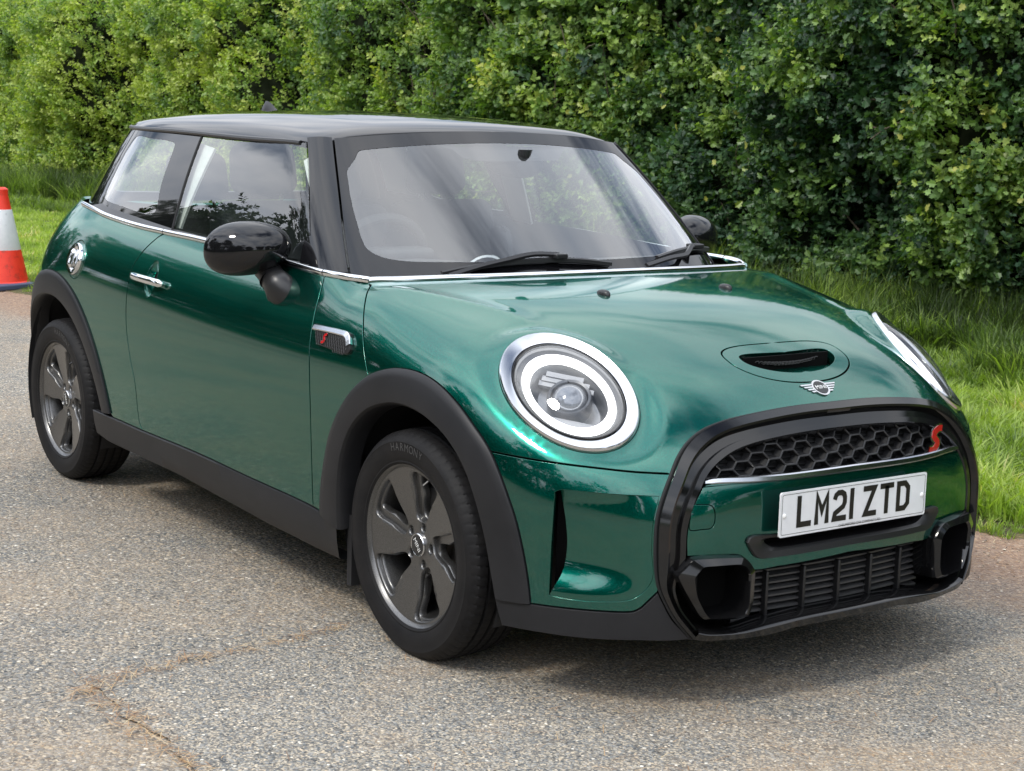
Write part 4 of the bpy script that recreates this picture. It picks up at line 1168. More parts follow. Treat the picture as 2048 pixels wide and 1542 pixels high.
# windscreen
wsL = gpc([(668, 276), (674, 330), (682, 400), (691, 480), (702, 556)], step=.02)
def wsx(y, z):
    P = np.array([[-.6, y, z]])
    for _ in range(8):
        v = gl(P); g = (gl(P+[1e-3, 0, 0])-v)/1e-3; P[:, 0] -= (v/np.where(np.abs(g) < .2, .2, g))
    return P[0]
ztop = lambda y: 1.352-.075*(y/.53)**2*.4
zt0 = wsL[0][2]; yb0, yt0 = wsL[-1][1], wsL[0][1]; print('ws top', wsL[0], 'bot', wsL[-1])
wtop = np.array([wsx(y, zt0+.030*(1-(y/yt0)**2)) for y in np.linspace(0, yt0, 30)]); wtop[0, 1] = 0
wbot = np.array([wsx(y, wsL[-1][2]-.004+.006*(1-(y/yb0)**2)) for y in np.linspace(0, yb0, 30)]); wbot[0, 1] = 0
wc = np.array([wsx(0, z) for z in np.linspace(wtop[0, 2], wbot[0, 2], 26)])
PW = Proj('sph', c=(-1.5, 0, 1.0), ax=(1, 0, .3))
w_out = np.concatenate([wtop, wsL[1:], wbot[::-1][1:], wc[::-1][1:-1]])
def WS(y, z): return wsx(y, z)
ztm = wtop[0, 2]; zbm = wbot[0, 2]
clr = [(0, ztm-.035)]+[(y, ztm-.035-.12*y*y) for y in np.linspace(.04, yt0-.08, 8)]
clr += [(yt0-.046, zt0-.037), (yt0-.027, zt0-.056)]
def side_y(z): return float(np.interp(z, wsL[::-1][:, 2], wsL[::-1][:, 1]))
clr += [(side_y(z)-.024-.016*sstep(1.2, 1.0, z), z) for z in np.linspace(zt0-.095, 1.06, 8)]
clr += [(yb0-.075, zbm+.075), (yb0-.105, zbm+.055), (yb0-.15, zbm+.047)]+[(y, zbm+.045) for y in np.linspace(yb0-.2, .0, 10)]
cz_ = np.array([wsx(y, z) for y, z in clr]); cz_ = smooth_curve(cz_, .015); cz_ = snap(cz_, gl, 3); cz_[0, 1] = cz_[-1, 1] = 0; cz_[:, 1] = np.maximum(cz_[:, 1], 0)
# sensor patch behind the mirror belongs to the dark border
bord = np.concatenate([wtop, wsL[1:], wbot[::-1][1:], wc[::-1][(wc[::-1][:, 2] < cz_[-1, 2]-.003)][1:], cz_[::-1], wc[::-1][(wc[::-1][:, 2] > cz_[0, 2]+.003)][:-1]])
panel('windscreen_border', bord, gl, PW, GLOSSB, car, sp=.022, side=0, gap=.0, depth=.006)
cin_ = wc[::-1]; cin_ = cin_[(cin_[:, 2] > cz_[-1, 2]+.004) & (cin_[:, 2] < cz_[0, 2]-.004)]
panel('windscreen', np.concatenate([cz_, cin_]), gl, PW, SCREEN, car, sp=.025, side=0, gap=-.0005, rad=.0002, depth=.004, off=-.001)
P = onsurf([(880, 290), (905, 297), (925, 313), (952, 320), (1010, 321), (1075, 320), (1118, 319), (1127, 300), (1140, 292)], gl); n_ = grad(gl, P); P = P-n_*.004; P[:, 1] *= -1
m = MB(); m.add(P, [tuple(range(len(P)))]); m.build('sensor_patch', MATTB, car, smooth=False)
# A pillars
aR = gpc([(665, 276), (671, 330), (679, 400), (688, 480), (699, 556)], step=.02)
aBot = gpc([(699, 556), (670, 551), (645, 545), (600, 534), (603, 512), (609, 486), (616, 474), (622, 472)], corners=(3,), step=.012)
aL = gpc([(622, 472), (621, 420), (618, 330), (615, 276)], step=.02)
aTop = gpc([(615, 276), (665, 276)], step=.02)
PP = Proj('sph', c=(-1.2, 0, .9), ax=(.5, .85, .2))
def apil(sd): panel('front_pillar', np.concatenate([aR, aBot[1:], aL[1:], aTop[1:-1]]), shifted(gl, .004), PP, GLOSSB, car, sp=.02, side=sd, gap=.001, depth=.012)
both(apil)
# rear pillar and tailgate glass
qa = on_side(np.linspace(-2.335, -2.37, 20), np.linspace(float(zg_(-2.335))-.008, 1.044, 20))
def rgx(y, z):
    P = np.array([[-2.8, y, z]])
    for _ in range(10):
        v = gl(P); g = (gl(P+[1e-3, 0, 0])-v)/1e-3; P[:, 0] -= (v/np.where(np.abs(g) < .2, -.2, g))
    return P[0]
tx = np.linspace(-2.37, -2.60, 9); A_ = on_side(tx, np.full(9, qa[0, 2]-.002))
top_r = np.concatenate([A_, [rgx(y, qa[0, 2]-.002) for y in np.linspace(A_[-1, 1]-.05, 0, 11)]]); top_r[-1, 1] = 0
tx = np.linspace(-2.76, -2.40, 12); B_ = on_side(tx, np.linspace(1.03, 1.043, 12))
bot_r = np.concatenate([[rgx(y, 1.03) for y in np.linspace(0, B_[0, 1]-.05, 14)], B_]); bot_r[0, 1] = 0
cr_ = np.array([rgx(0, z) for z in np.linspace(top_r[-1, 2], 1.03, 16)])
PRr = Proj('sph', c=(-1.9, 0, 1.1), ax=(-1, 0, .1))
rg = np.concatenate([qa[::-1], top_r, cr_[1:-1], bot_r])
hole_r = np.array([rgx(y, z) for y, z in [(0, 1.30), (.2, 1.30), (.38, 1.298), (.42, 1.28), (.46, 1.2), (.50, 1.1), (.47, 1.075), (.3, 1.065), (0, 1.06)]])
hr = smooth_curve(hole_r, .03); hr[0, 1] = hr[-1, 1] = 0; hr = snap(hr, gl, 2); hr[0, 1] = hr[-1, 1] = 0
ct = cr_[(cr_[:, 2] > hr[0, 2]+.003)]; cb = cr_[(cr_[:, 2] < hr[-1, 2]-.003)]
panel('tailgate_frame', np.concatenate([qa[::-1], top_r, ct[1:], hr, cb, bot_r[1:]]), gl, PRr, GLOSSB, car, sp=.03, side=0, gap=0, depth=.01)
ci = cr_[(cr_[:, 2] < hr[0, 2]-.003) & (cr_[:, 2] > hr[-1, 2]+.003)][::-1]
panel('rear_window', np.concatenate([hr, ci]), gl, PRr, GLASS, car, sp=.04, side=0, gap=-.001, rad=.0002, depth=.004, off=-.001)
# roof
rf = roof_f
RF = np.array([wsx(y, zt0+.030*(1-(y/yt0)**2)+.006) for y in np.linspace(0, yt0-.02, 24)])+[0, 0, .004]
RF = snap(RF, rf, 6); RF[0, 1] = 0
RF = RF[:-1]
xs_ = np.concatenate([np.linspace(-.935, -2.3, 60), np.linspace(-2.33, -2.62, 16)])
r_side = np.stack([xs_, GR_(xs_)+.012, zg_(xs_)], -1); r_side = snap(r_side, rf, 6)
rb = np.array([(-2.70, .36, 1.341), (-2.755, .25, 1.343), (-2.78, .12, 1.345), (-2.785, 0, 1.346)]); rb = snap(rb, rf, 8); rb[-1, 1] = 0
rb = smooth_curve(np.concatenate([r_side[-1:], rb]), .02); rb = snap(rb, rf, 3); rb[-1, 1] = 0
rc = np.array([(x, 0, 1.39) for x in np.linspace(rb[-1, 0], RF[0, 0], 70)]); rc[:, 2] = np.interp(rc[:, 0], [rb[-1, 0], -1.7, RF[0, 0]], [rb[-1, 2], 1.412, RF[0, 2]]); rc[1:-1] = snap(rc[1:-1], rf, 8); rc[:, 1] = 0
PRf = Proj('sph', c=(-1.7, 0, .2), ax=(0, 0, 1))
class PRoof(Proj):
    pass
roof_out = np.concatenate([RF, r_side, rb[1:], rc[1:-1]])
panel('roof', roof_out, rf, PRf, GLOSSB, car, sp=.03, side=0, gap=0, rad=.003, depth=.022)
def gutter(sd):
    P = r_side[r_side[:, 0] < -.985]; n_ = grad(rf, P); P2 = P+n_*.002-np.array([0, 0, .008])
    m = MB(); m.tube(flipy(P2, sd), .0085, 8); m.build('roof_gutter', SATB, car)
both(gutter)
for sd in (-1, 1):
    m = MB(); P = RF-np.array([0, 0, .004]); m.tube(flipy(P, sd), .004, 6); m.build('windscreen_seal', MATTB, car)
# aerial fin
ac = onplane([(543, 206)], 1, 0)[0]; xa, za = ac[0], float(RZ(ac[0])); print('aerial', ac, za)
m = MB()
P = []
for s_ in np.linspace(0, 1, 12):
    x = xa+.075-.15*s_; h = .046*(math.sin(min(s_*1.25, 1)*math.pi/2)**1.3)*(1 if s_ < .8 else (1-((s_-.8)/.2)**2*.9)); P.append((x, h))
V = []
for x, h in P: V += [(x, -.014, za-.01), (x, -.009, za+h*.6), (x, 0, za+h), (x, .009, za+h*.6), (x, .014, za-.01)]
m.add(V, [(i*5+k, i*5+k+1, (i+1)*5+k+1, (i+1)*5+k) for i in range(11) for k in range(4)]); m.build('aerial_fin', SATB, car, angle=80)

# ================================================================== MIRRORS
def mirror_(sd):
    root = empty('door_mirror'); root.parent = car
    MC = np.array([-.855, .866, 1.010])
    def shell(u, v):  # unit directions to housing surface
        x, y, z = math.cos(v)*math.cos(u), math.cos(v)*math.sin(u), math.sin(v)
        return x, y, z
    V = []; n, k = 48, 24
    for j in range(k+1):
        v = -math.pi/2+math.pi*j/k
        for i in range(n):
            u = 2*math.pi*i/n; x, y, z = shell(u, v)
            w_ = 1+.10*(-y)               # fatter outboard half
            X = .098*x if x > 0 else .045*x
            e = .90
            Z = .079*np.sign(z)*abs(z)**e; Y = .120*np.sign(y)*abs(y)**e
            Z *= (1.0+.10*y); Z -= .010*y
            X *= (1-.15*abs(y)**2)
            V.append(MC+np.array([X-.07*(Y/.128)*.55, Y, Z]))
    F = [(j*n+i, j*n+(i+1) % n, (j+1)*n+(i+1) % n, (j+1)*n+i) for j in range(k) for i in range(n)]
    m = MB(); m.add(flipy(V, sd), F); m.build('mirror_cap', GLOSSB, root, angle=180)
    # glass face looking back
    m = MB(); P = [MC+np.array([-.050-.07*(.098*math.cos(a)/.128)*.55, .098*math.cos(a), .060*math.sin(a)]) for a in np.linspace(0, 2*np.pi, 33)[:-1]]; m.add(flipy(P, sd), [tuple(range(32))]); m.build('mirror_glass', CHROME, root, smooth=False)
    # foot
    m = MB()
    b0 = onsurf([(562, 578)])[0]; nb = grad(body_f, b0[None])[0]; t0 = MC+np.array([.012, -.055, -.055]); mid = (b0+t0)/2+np.array([0, 0, -.004])
    path = [b0-nb*.01, b0+nb*.004, b0*.75+t0*.25, mid, b0*.25+t0*.75, t0]
    m.tube(flipy(path, sd), [.056, .054, .047, .043, .042, .044], 24, squash=.9); m.build('mirror_foot', SATB, root, angle=80)
    m = MB(); m.tube(flipy([mid-(t0-b0)*.012, mid+(t0-b0)*.012], sd), [.0445, .0445], 24, squash=.85); m.build('foot_seam', DARK, root)
both(mirror_)

# ================================================================== SMALL EXTERIOR PARTS
# door handle: chrome bar over a scooped cup
def handle(sd):
    root = empty('door_handle'); root.parent = car
    a = onsurf([(270, 553)])[0]; b = onsurf([(331, 571)])[0]; C = np.array([a+(b-a)*s for s in np.linspace(0, 1, 15)]); C = snap(C, body_f); n_ = grad(body_f, C)
    h = .030*np.sin(np.linspace(0.12, math.pi-.12, 15))**.5
    m = MB(); m.tube(flipy(C+n_*h[:, None], sd), [.006]+[.0105]*13+[.006], 14, squash=1.25); m.build('handle_bar', CHROME, root, angle=180)
CUPP = PAINT
both(handle)
# fuel cap (right side)
fc = onsurf([(152, 518)])[0]; fn = grad(body_f, fc[None])[0]; fu = nrm(np.array([0, 0, 1.])-fn*fn[2]); fr_ = np.cross(fu, fn)
def disc_on(c, rx, ry, prof, name, m_, sd, parent, k=40, u=None, r_=None):
    V = []
    for s_, d_ in prof:
        P = np.array([c+fr_*rx*s_*math.cos(t_)+fu*ry*s_*math.sin(t_) for t_ in np.linspace(0, 2*np.pi, k+1)[:-1]]); P = snap(P, body_f, 3); V += list(P+grad(body_f, P)*d_)
    m = MB(); n = len(prof); m.add(flipy(V, sd), [(j*k+i, j*k+(i+1) % k, (j+1)*k+(i+1) % k, (j+1)*k+i) for j in range(n-1) for i in range(k)]); return m.build(name, m_, parent, angle=50)
fcap = empty('fuel_cap'); fcap.parent = car
disc_on(fc, .074, .074, [(1.02, -.002), (1.0, .0012), (.95, .0012), (.93, .0005)], 'cap_recess', CUPP, -1, fcap)
disc_on(fc, .060, .060, [(1.0, .0), (.98, .010), (.92, .014), (.75, .013), (.62, .009), (.5, .007), (.3, .009), (.02, .010)], 'cap_disc', CHROME, -1, fcap)
P0 = snap(np.array([fc+fu*s_ for s_ in np.linspace(-.034, .034, 9)]), body_f, 2)
m = MB(); m.tube(flipy(P0+fn*.015, -1), [.006]+[.010]*7+[.006], 10); m.build('cap_grip', CHROME, fcap)
# side scuttle emblem: chrome-topped black honeycomb
def scuttle(sd):
    root = empty('side_scuttle'); root.parent = car
    o_ = snap(dens(onsurf([(635, 651), (640, 649), (700, 665), (705, 670), (705, 700), (698, 709), (690, 709), (641, 690), (636, 684)]), 4), body_f); n_ = grad(body_f, o_).mean(0); n_ = nrm(n_); c = o_.mean(0)
    k = len(o_); V = list(o_-n_*.004)+list(o_+n_*.007)+list(c+(o_-c)*.94+n_*.009)
    m = MB(); m.add(flipy(V, sd), [(j*k+i, j*k+(i+1) % k, (j+1)*k+(i+1) % k, (j+1)*k+i) for j in range(2) for i in range(k)]+[tuple(2*k+i for i in range(k))]); m.build('scuttle_body', SATB, root, angle=30)
    # chrome bar along the top and round the front corner
    T_ = onsurf([(635, 652), (660, 657), (685, 663), (699, 668), (703, 676), (704, 688)]); T_ = snap(smooth_curve(T_, .004), body_f); nn = grad(body_f, T_)
    m = MB(); m.ribbon(flipy(T_+nn*.009-np.array([0, 0, .006]), sd), [(-.0085, -.004), (-.0085, .004), (-.006, .0065), (.006, .0065), (.0085, .004), (.0085, -.004)], [q*np.array([1, sd, 1])+np.array([0, 0, .3]) for q in nn]); m.build('scuttle_chrome', SATC, root)
    # honeycomb relief
    up = nrm(np.array([0, 0, 1.])-n_*n_[2]); rt = np.cross(up, n_)
    if rt[0] < 0: rt = -rt
    poly = np.stack([(o_-c)@rt, (o_-c)@up], -1)*.86; m = MB()
    for r_ in range(-6, 7):
        for i in range(-8, 9):
            a, b = (i+(.5 if r_ % 2 else 0))*.0125, r_*.0095
            if not inside(poly, np.array([[a, b+.004]]))[0] or b > .019-.25*a: continue
            P = [c+rt*(a+.0058*math.cos(q))+up*(b+.0052*math.sin(q))+n_*.0105 for q in np.linspace(0, 2*np.pi, 7)[:-1]]
            m.tube(flipy(P, sd), .0009, 4, closed=True)
    m.build('scuttle_mesh', SATB, root)
    e = c-rt*.040*1.0-up*.004; s_badge(e*np.array([1, sd, 1]) if sd > 0 else e*np.array([1, -1, 1]), (rt*np.array([1, sd, 1])) , up*np.array([1, sd, 1]), n_*np.array([1, sd, 1])*1.0+0, .0115, root) if False else None
    E0 = (c-rt*.042-up*.002+n_*.0115)*np.array([1, sd, 1]); s_badge(E0, rt*np.array([1, sd, 1]), up*np.array([1, sd, 1]), n_*np.array([1, sd, 1]), .0125, root)
both(scuttle)
# washer jets
for (x, y) in ((.02, -.225), (.02, .225)):
    c = vertical_snap(np.array([[x, abs(y), .94]]))[0]; c[1] = y; m = MB(); V = []; n = 16
    prof = [(1, -.002), (.96, .005), (.75, .010), (.4, .0125), (.05, .013)]
    for s_, h in prof: V += [c+np.array([.026*s_*math.cos(a), .013*s_*math.sin(a), h]) for a in np.linspace(0, 2*np.pi, n+1)[:-1]]
    m.add(V, [(j*n+i, j*n+(i+1) % n, (j+1)*n+(i+1) % n, (j+1)*n+i) for j in range(4) for i in range(n)]); m.build('washer_jet', SATB, car, angle=60)
# wipers (parked low on the screen, pivots towards the left of the car)
def wiper(blade, arm, piv):
    root = empty('wiper'); root.parent = car
    def G(px, h): P = onsurf(px, gl); n_ = grad(gl, P); P = P+n_*h; P[:, 1] *= -1; return P
    B = G(blade, .016); B = smooth_curve(B, .03)
    m = MB(); nn = grad(gl, B*np.array([1, -1, 1]))*np.array([1, -1, 1])
    m.ribbon(B, [(-.010, -.003), (-.004, .005), (.003, .006), (.010, -.002), (.002, -.004), (.0015, -.014), (-.0015, -.014), (-.002, -.004)], nn); m.build('wiper_blade', SATB, root)
    A = G(arm, .03); A[0] += [.02, 0, -.015]; A = smooth_curve(A, .03); nn = grad(gl, A*np.array([1, -1, 1]))*np.array([1, -1, 1])
    m = MB(); m.ribbon(A, [(-.008, -.004), (-.006, .004), (.006, .004), (.008, -.004)], nn); m.build('wiper_arm', SATB, root)
    m = MB(); m.box(A[-1]-nn[-1]*.006, (.022, .022, .008)); o = m.build('wiper_joint', SATB, root); bevel(o, .004)
wiper([(882, 553), (930, 543), (1000, 533), (1080, 527), (1150, 527), (1217, 534)], [(888, 553), (960, 545), (1010, 533), (1060, 522), (1110, 523)], None)
wiper([(1308, 522), (1350, 508), (1385, 501), (1408, 503)], [(1275, 533), (1330, 528), (1362, 520), (1370, 505), (1380, 502)], None)

# ================================================================== WHEELS
def lathe(prof, n=72, axis_flip=1):
    """prof: (radius, y) with y outward positive; axis along y"""
    V = []
    for r_, y in prof: V += [(r_*math.sin(a), -y, r_*math.cos(a)) for a in np.linspace(0, 2*np.pi, n+1)[:-1]]
    F = [(j*n+i, j*n+(i+1) % n, (j+1)*n+(i+1) % n, (j+1)*n+i) for j in range(len(prof)-1) for i in range(n)]
    return V, F
def build_wheel():
    root = empty('wheel'); root.parent = car       # local origin: wheel centre, outer tyre wall at y = -0.0975
    RO = .306
    # tyre with grooves and shoulder sipes
    side_ = [(.2135, .080), (.216, .088), (.222, .0925), (.226, .0915), (.232, .0945), (.248, .0985), (.262, .0995), (.272, .0985), (.276, .0995), (.280, .0975), (.288, .092), (.293, .086)]
    tread = [(.2985, .0795), (.302, .073), (.304, .056), (.3042, .052), (.297, .0505), (.297, .0445), (.3052, .043), (.306, .020), (.2985, .0185), (.2985, .0105), (.306, .009)]
    half = side_+tread; prof = half+[(r_, -y) for r_, y in half[::-1]]
    n = 432; V, F = lathe(prof, n); V = [list(v) for v in V]
    k = len(prof)
    for j, (r_, y) in enumerate(prof):
        if .0 < abs(y) and r_ > .2925 and not (.0435 < abs(y) < .051) :
            for i in range(n):
                sh = 2 if y > 0 else 0
                ph = (i+sh+int(abs(y)*60)) % 6
                if ph == 0 and abs(y) > .05: s_ = (r_-.0022)/r_; V[j*n+i][0] *= s_; V[j*n+i][2] *= s_
                elif ph == 3 and .004 < abs(y) <= .043 and r_ > .3: s_ = (r_-.0018)/r_; V[j*n+i][0] *= s_; V[j*n+i][2] *= s_
    # flatten where it meets the road
    for v in V:
        if v[2] < -.3035: v[2] = -.3035-(v[2]+.3035)*0
    m = MB(); m.add(V, F); m.build('tyre', TYRE, root, angle=24)
    # raised lettering on the wall
    def wall_text(s, size, r0, a0, m_, sp):
        for i, ch in enumerate(s):
            if ch == ' ': continue
            me = text_mesh(ch, size); a = R(a0)+i*sp; o = link('tyre_lettering', me, m_, root)
            # letter plane: x along the tangent, y radial outward, facing -y
            T_ = Vector((math.cos(a), 0, -math.sin(a))); U_ = Vector((math.sin(a), 0, math.cos(a))); n_ = Vector((0, -1, 0))
            tilt = .0 ; P = U_*r0+Vector((0, -.1008, 0))
            o.matrix_local = Matrix(((T_.x*.9, U_.x, n_.x, P.x), (T_.y*.9, U_.y-.04, n_.y, P.y), (T_.z*.9, U_.z, n_.z, P.z), (0, 0, 0, 1)))
    wall_text('HARMONY', .030, .262, 4, TYREL, .085)
    # rim: barrel, outer lip
    V, F = lathe([(.205, .02), (.200, .055), (.204, .074), (.2105, .083), (.2155, .0875), (.2185, .087), (.2195, .083), (.217, .078)], 96); m = MB(); m.add(V, F)
    V, F = lathe([(.199, .070), (.190, .04), (.184, 0), (.186, -.05), (.196, -.085)], 64); m.add(V, F); m.build('rim_barrel', RIM, root, angle=40)
    # face with five openings: each opening is a deep wedge bounded by a broad spoke
    def spoke_face(level):
        outer = [(.2115*math.sin(a), .2115*math.cos(a)) for a in np.linspace(0, 2*np.pi, 181)[:-1]]
        holes = []
        for k_ in range(5):
            a0 = 2*np.pi*k_/5+2*np.pi/10*1.0
            if level == 0: pts = [(.070, -.44), (.068, .06), (.084, .19), (.135, .235), (.188, .292), (.199, .265), (.202, 0), (.199, -.32), (.190, -.385), (.13, -.42)]
            else: pts = [(.082, -.20), (.080, .12), (.135, .215), (.182, .275), (.193, .255), (.197, 0), (.193, -.25), (.182, -.275), (.135, -.235)]
            P = np.array([(r_*math.sin(a0+q), r_*math.cos(a0+q), 0) for r_, q in pts])
            holes.append(smooth_curve(P, .004, True)[:, :2])
        return outer, holes
    def dish(x, z):
        r_ = math.hypot(x, z); return .078-.030*max(0, 1-r_/.205)**1.0-.0+.010*max(0, 1-r_/.06)
    def plate(level, th, drop_, m_, name):
        outer, holes = spoke_face(level); loops = [np.array(outer)]+holes; bolt = []
        for k_ in range(5):
            a = 2*np.pi*k_/5+2*np.pi/10; c = (.052*math.sin(a), .052*math.cos(a)); bolt.append(np.array([(c[0]+.0140*math.cos(q), c[1]+.0140*math.sin(q)) for q in np.linspace(0, 2*np.pi, 21)[:-1]]))
        if level == 0: loops += bolt
        pts = np.concatenate(loops); segs = []; k_ = 0
        for l in loops: n_ = len(l); segs += [(k_+i, k_+(i+1) % n_) for i in range(n_)]; k_ += n_
        G = np.array([(x, z) for x in np.arange(-.21, .2101, .009) for z in np.arange(-.21, .2101, .009)]); G = G[np.hypot(G[:, 0], G[:, 1]) < .205]
        kk = np.ones(len(G), bool)
        for h in loops[1:]: kk &= ~inside(h, G)
        d = np.min(np.linalg.norm(G[:, None]-pts[None], axis=-1), axis=1); G = G[kk & (d > .003)]
        allp = np.concatenate([pts, G]); vv, ee, ff, ov, oe, of = delaunay_2d_cdt([Vector(p) for p in allp], segs, [], 0, 1e-7, True)
        vv = np.array([(v.x, v.y) for v in vv]); tri = [t for t in ff]; cen = np.array([vv[list(t)].mean(0) for t in tri]); ok = np.ones(len(tri), bool)
        for h in loops[1:]: ok &= ~inside(h, cen)
        tri = [t for t, o_ in zip(tri, ok) if o_]; m = MB()
        top = [(x, -(dish(x, z)-drop_), z) for x, z in vv]; m.add(top, tri)
        for h in loops[1:]:
            n_ = len(h); c = h.mean(0); hh = c+(h-c)*(1-.0035/np.maximum(np.linalg.norm(h-c, axis=1), .01))[:, None]
            A_ = [(p[0], -(dish(*p)-drop_), p[1]) for p in h]; B_ = [(q[0], -(dish(*p)-drop_-.004), q[1]) for p, q in zip(h, hh)]; C_ = [(q[0], -(dish(*p)-drop_-th), q[1]) for p, q in zip(h, hh)]
            m.add(A_+B_+C_, [(j*n_+i, j*n_+(i+1) % n_, (j+1)*n_+(i+1) % n_, (j+1)*n_+i) for j in range(2) for i in range(n_)])
        bm = bmesh.new(); vs = [bm.verts.new(v) for v in m.V]
        for f in m.F:
            try: bm.faces.new([vs[i] for i in f])
            except ValueError: pass
        bmesh.ops.remove_doubles(bm, verts=bm.verts[:], dist=1e-5); me = bm_mesh(name, bm, True, 50); link(name, me, m_, root)
    plate(0, .016, 0, RIM, 'rim_face'); plate(1, .022, .013, RIM, 'rim_inner_web')
    # centre cap
    V, F = lathe([(.0315, .052), (.0315, .0625), (.0295, .0648), (.0275, .064)], 40); m = MB(); m.add(V, F); m.build('cap_ring', SILVER, root)
    V, F = lathe([(.028, .0635), (.014, .0645), (.0005, .065)], 40); m = MB(); m.add(V, F); m.build('centre_cap', SATB, root)
    me = text_mesh('MINI', .020); o = link('cap_lettering', me, WHITE, root); ca = R(70); T_ = (math.cos(ca), 0, -math.sin(ca)); U_ = (math.sin(ca), 0, math.cos(ca))
    o.matrix_local = Matrix(((T_[0], U_[0], 0, 0), (0, 0, -1, -.0655), (T_[2], U_[2], 0, 0), (0, 0, 0, 1)))
    for k_ in range(5):
        a = 2*np.pi*k_/5+2*np.pi/10; c = np.array([.052*math.sin(a), 0, .052*math.cos(a)]); m = MB()
        V = []; prof = [(.0085, .030), (.0085, .042), (.0065, .0435), (.0045, .0435), (.004, .039), (.0005, .039)]
        for r_, y in prof: V += [c+np.array([r_*math.cos(q), -y, r_*math.sin(q)]) for q in np.linspace(0, 2*np.pi, 13)[:-1]]
        m.add(V, [(j*12+i, j*12+(i+1) % 12, (j+1)*12+(i+1) % 12, (j+1)*12+i) for j in range(5) for i in range(12)]); m.build('wheel_bolt', SATB, root)
    # brake disc and caliper
    V, F = lathe([(.060, .000), (.066, .006), (.140, .006), (.147, .004), (.147, -.014), (.06, -.014)], 64); m = MB(); m.add(V, F)
    V, F = lathe([(.0005, .024), (.055, .024), (.064, .018), (.066, .000)], 40); m.add(V, F); m.build('brake_disc', DISC, root, angle=30)
    m = MB(); V = []
    for a in np.linspace(R(35), R(95), 9): V += [(r_*math.cos(a), y, r_*math.sin(a)) for r_, y in ((.10, -.030), (.158, -.030), (.158, .02), (.10, .02))]
    m.add(V, [(i*4+k_, i*4+(k_+1) % 4, (i+1)*4+(k_+1) % 4, (i+1)*4+k_) for i in range(8) for k_ in range(4)]+[(0, 1, 2, 3), (32, 33, 34, 35)]); o = m.build('brake_caliper', SATB, root); bevel(o, .006)
    V, F = lathe([(.196, -.02), (.12, -.04), (.0005, -.04)], 40); m = MB(); m.add(V, F); m.build('dust_shield', DARK, root)
    m = MB(); m.tube([(.120, -.074, .155), (.112, -.086, .146)], .0036, 8); m.build('tyre_valve', SATB, root)
    return root
W0 = build_wheel()
def place(w_, x, y, rot, flip=False):
    w_.location = (x, y, .3035); w_.rotation_mode = 'XYZ'
    w_.rotation_euler = (R(1.2)*(1 if not flip else -1), rot, math.pi if flip else 0)
place(W0, 0, -.737, R(-18))
w_ = dup(W0, car); place(w_, -2.495, -.728, R(-2))
w_ = dup(W0, car); place(w_, 0, .737, R(20), True)
w_ = dup(W0, car); place(w_, -2.495, .728, R(40), True)

# ================================================================== CABIN
m = MB()
V = [(-.35, -.72, .93), (-.35, .72, .93), (-1.0, -.74, .60), (-1.0, .74, .60)]
def loft_panel(name, rows, m_, angle=60):
    mb = MB(); k_ = len(rows[0]); V = [p for r_ in rows for p in r_]; mb.add(V, [(j*k_+i, j*k_+i+1, (j+1)*k_+i+1, (j+1)*k_+i) for j in range(len(rows)-1) for i in range(k_-1)]); return mb.build(name, m_, car, angle=angle)
# dashboard
rows = []
for x, z, w_ in ((-.44, .925, .64), (-.55, .945, .68), (-.70, .955, .70), (-.80, .950, .71), (-.86, .93, .71), (-.89, .88, .71), (-.90, .78, .71), (-.86, .62, .71)):
    rows.append([(x-.05*abs(y)/.7+.0, y*w_/.7, z+(.020*math.exp(-((y+.34)/.17)**2) if -.86 < x < -.6 else 0)) for y in np.linspace(-.7, .7, 41)])
loft_panel('dashboard', rows, DASH)
# screens and instrument hood details
m = MB(); m.tube([(-.875+.0*math.cos(a), .105*math.cos(a), .855+.105*math.sin(a)) for a in np.linspace(0, 2*np.pi, 33)[:-1]], .010, 8, closed=True); m.build('dial_ring', SILVER, car)
# floor, side and rear trim of the cabin
m = MB(); m.box((-1.75, 0, .30), (.95, .72, .01)); m.build('cabin_floor', MATTB, car)
for sd in (-1, 1):
    y0 = .735
    tb = resamp(s_bot, 40); loft_panel('door_trim', [[(p[0], sd*(p[1]-.010-.012*(j > 0)-.02*(j == 2)), p[2]+.012 if j == 0 else (p[2]-.04 if j == 1 else z)) for p in tb] for j, z in enumerate((0, 0, .80, .30))], DASH)
    # pale pillar trims
    def strip(P, w_, name, m_, off=.02):
        P = np.array(P); P = snap(P, gl, 6); n_ = grad(gl, P); P = P-n_*off; mb = MB(); mb.ribbon(flipy(P, sd), [(-w_, -.004), (-w_, .004), (w_, .004), (w_, -.004)], [q*np.array([1, sd, 1]) for q in n_]); mb.build(name, m_, car)
    strip([(-1.68+.03*s_, .7, 1.0+.33*s_) for s_ in np.linspace(0, 1, 8)], .065, 'pillar_trim', LIGHTTRIM, .025)
    strip([(-.60-.35*s_, .66, .97+.35*s_) for s_ in np.linspace(0, 1, 8)], .030, 'pillar_trim', LIGHTTRIM, .03)
    strip([(-2.42+.02*s_, .62, 1.06+.26*s_) for s_ in np.linspace(0, 1, 8)], .09, 'pillar_trim', LIGHTTRIM, .03)
# headlining
rows = []
for x in np.linspace(-.99, -2.62, 24): rows.append([(x, y, min(float(RZ(x)), 1.40)-.045-.10*y*y-.35*max(abs(y)-.35, 0)**2) for y in np.linspace(-.53, .53, 21)])
loft_panel('headlining', rows, LIGHTTRIM)
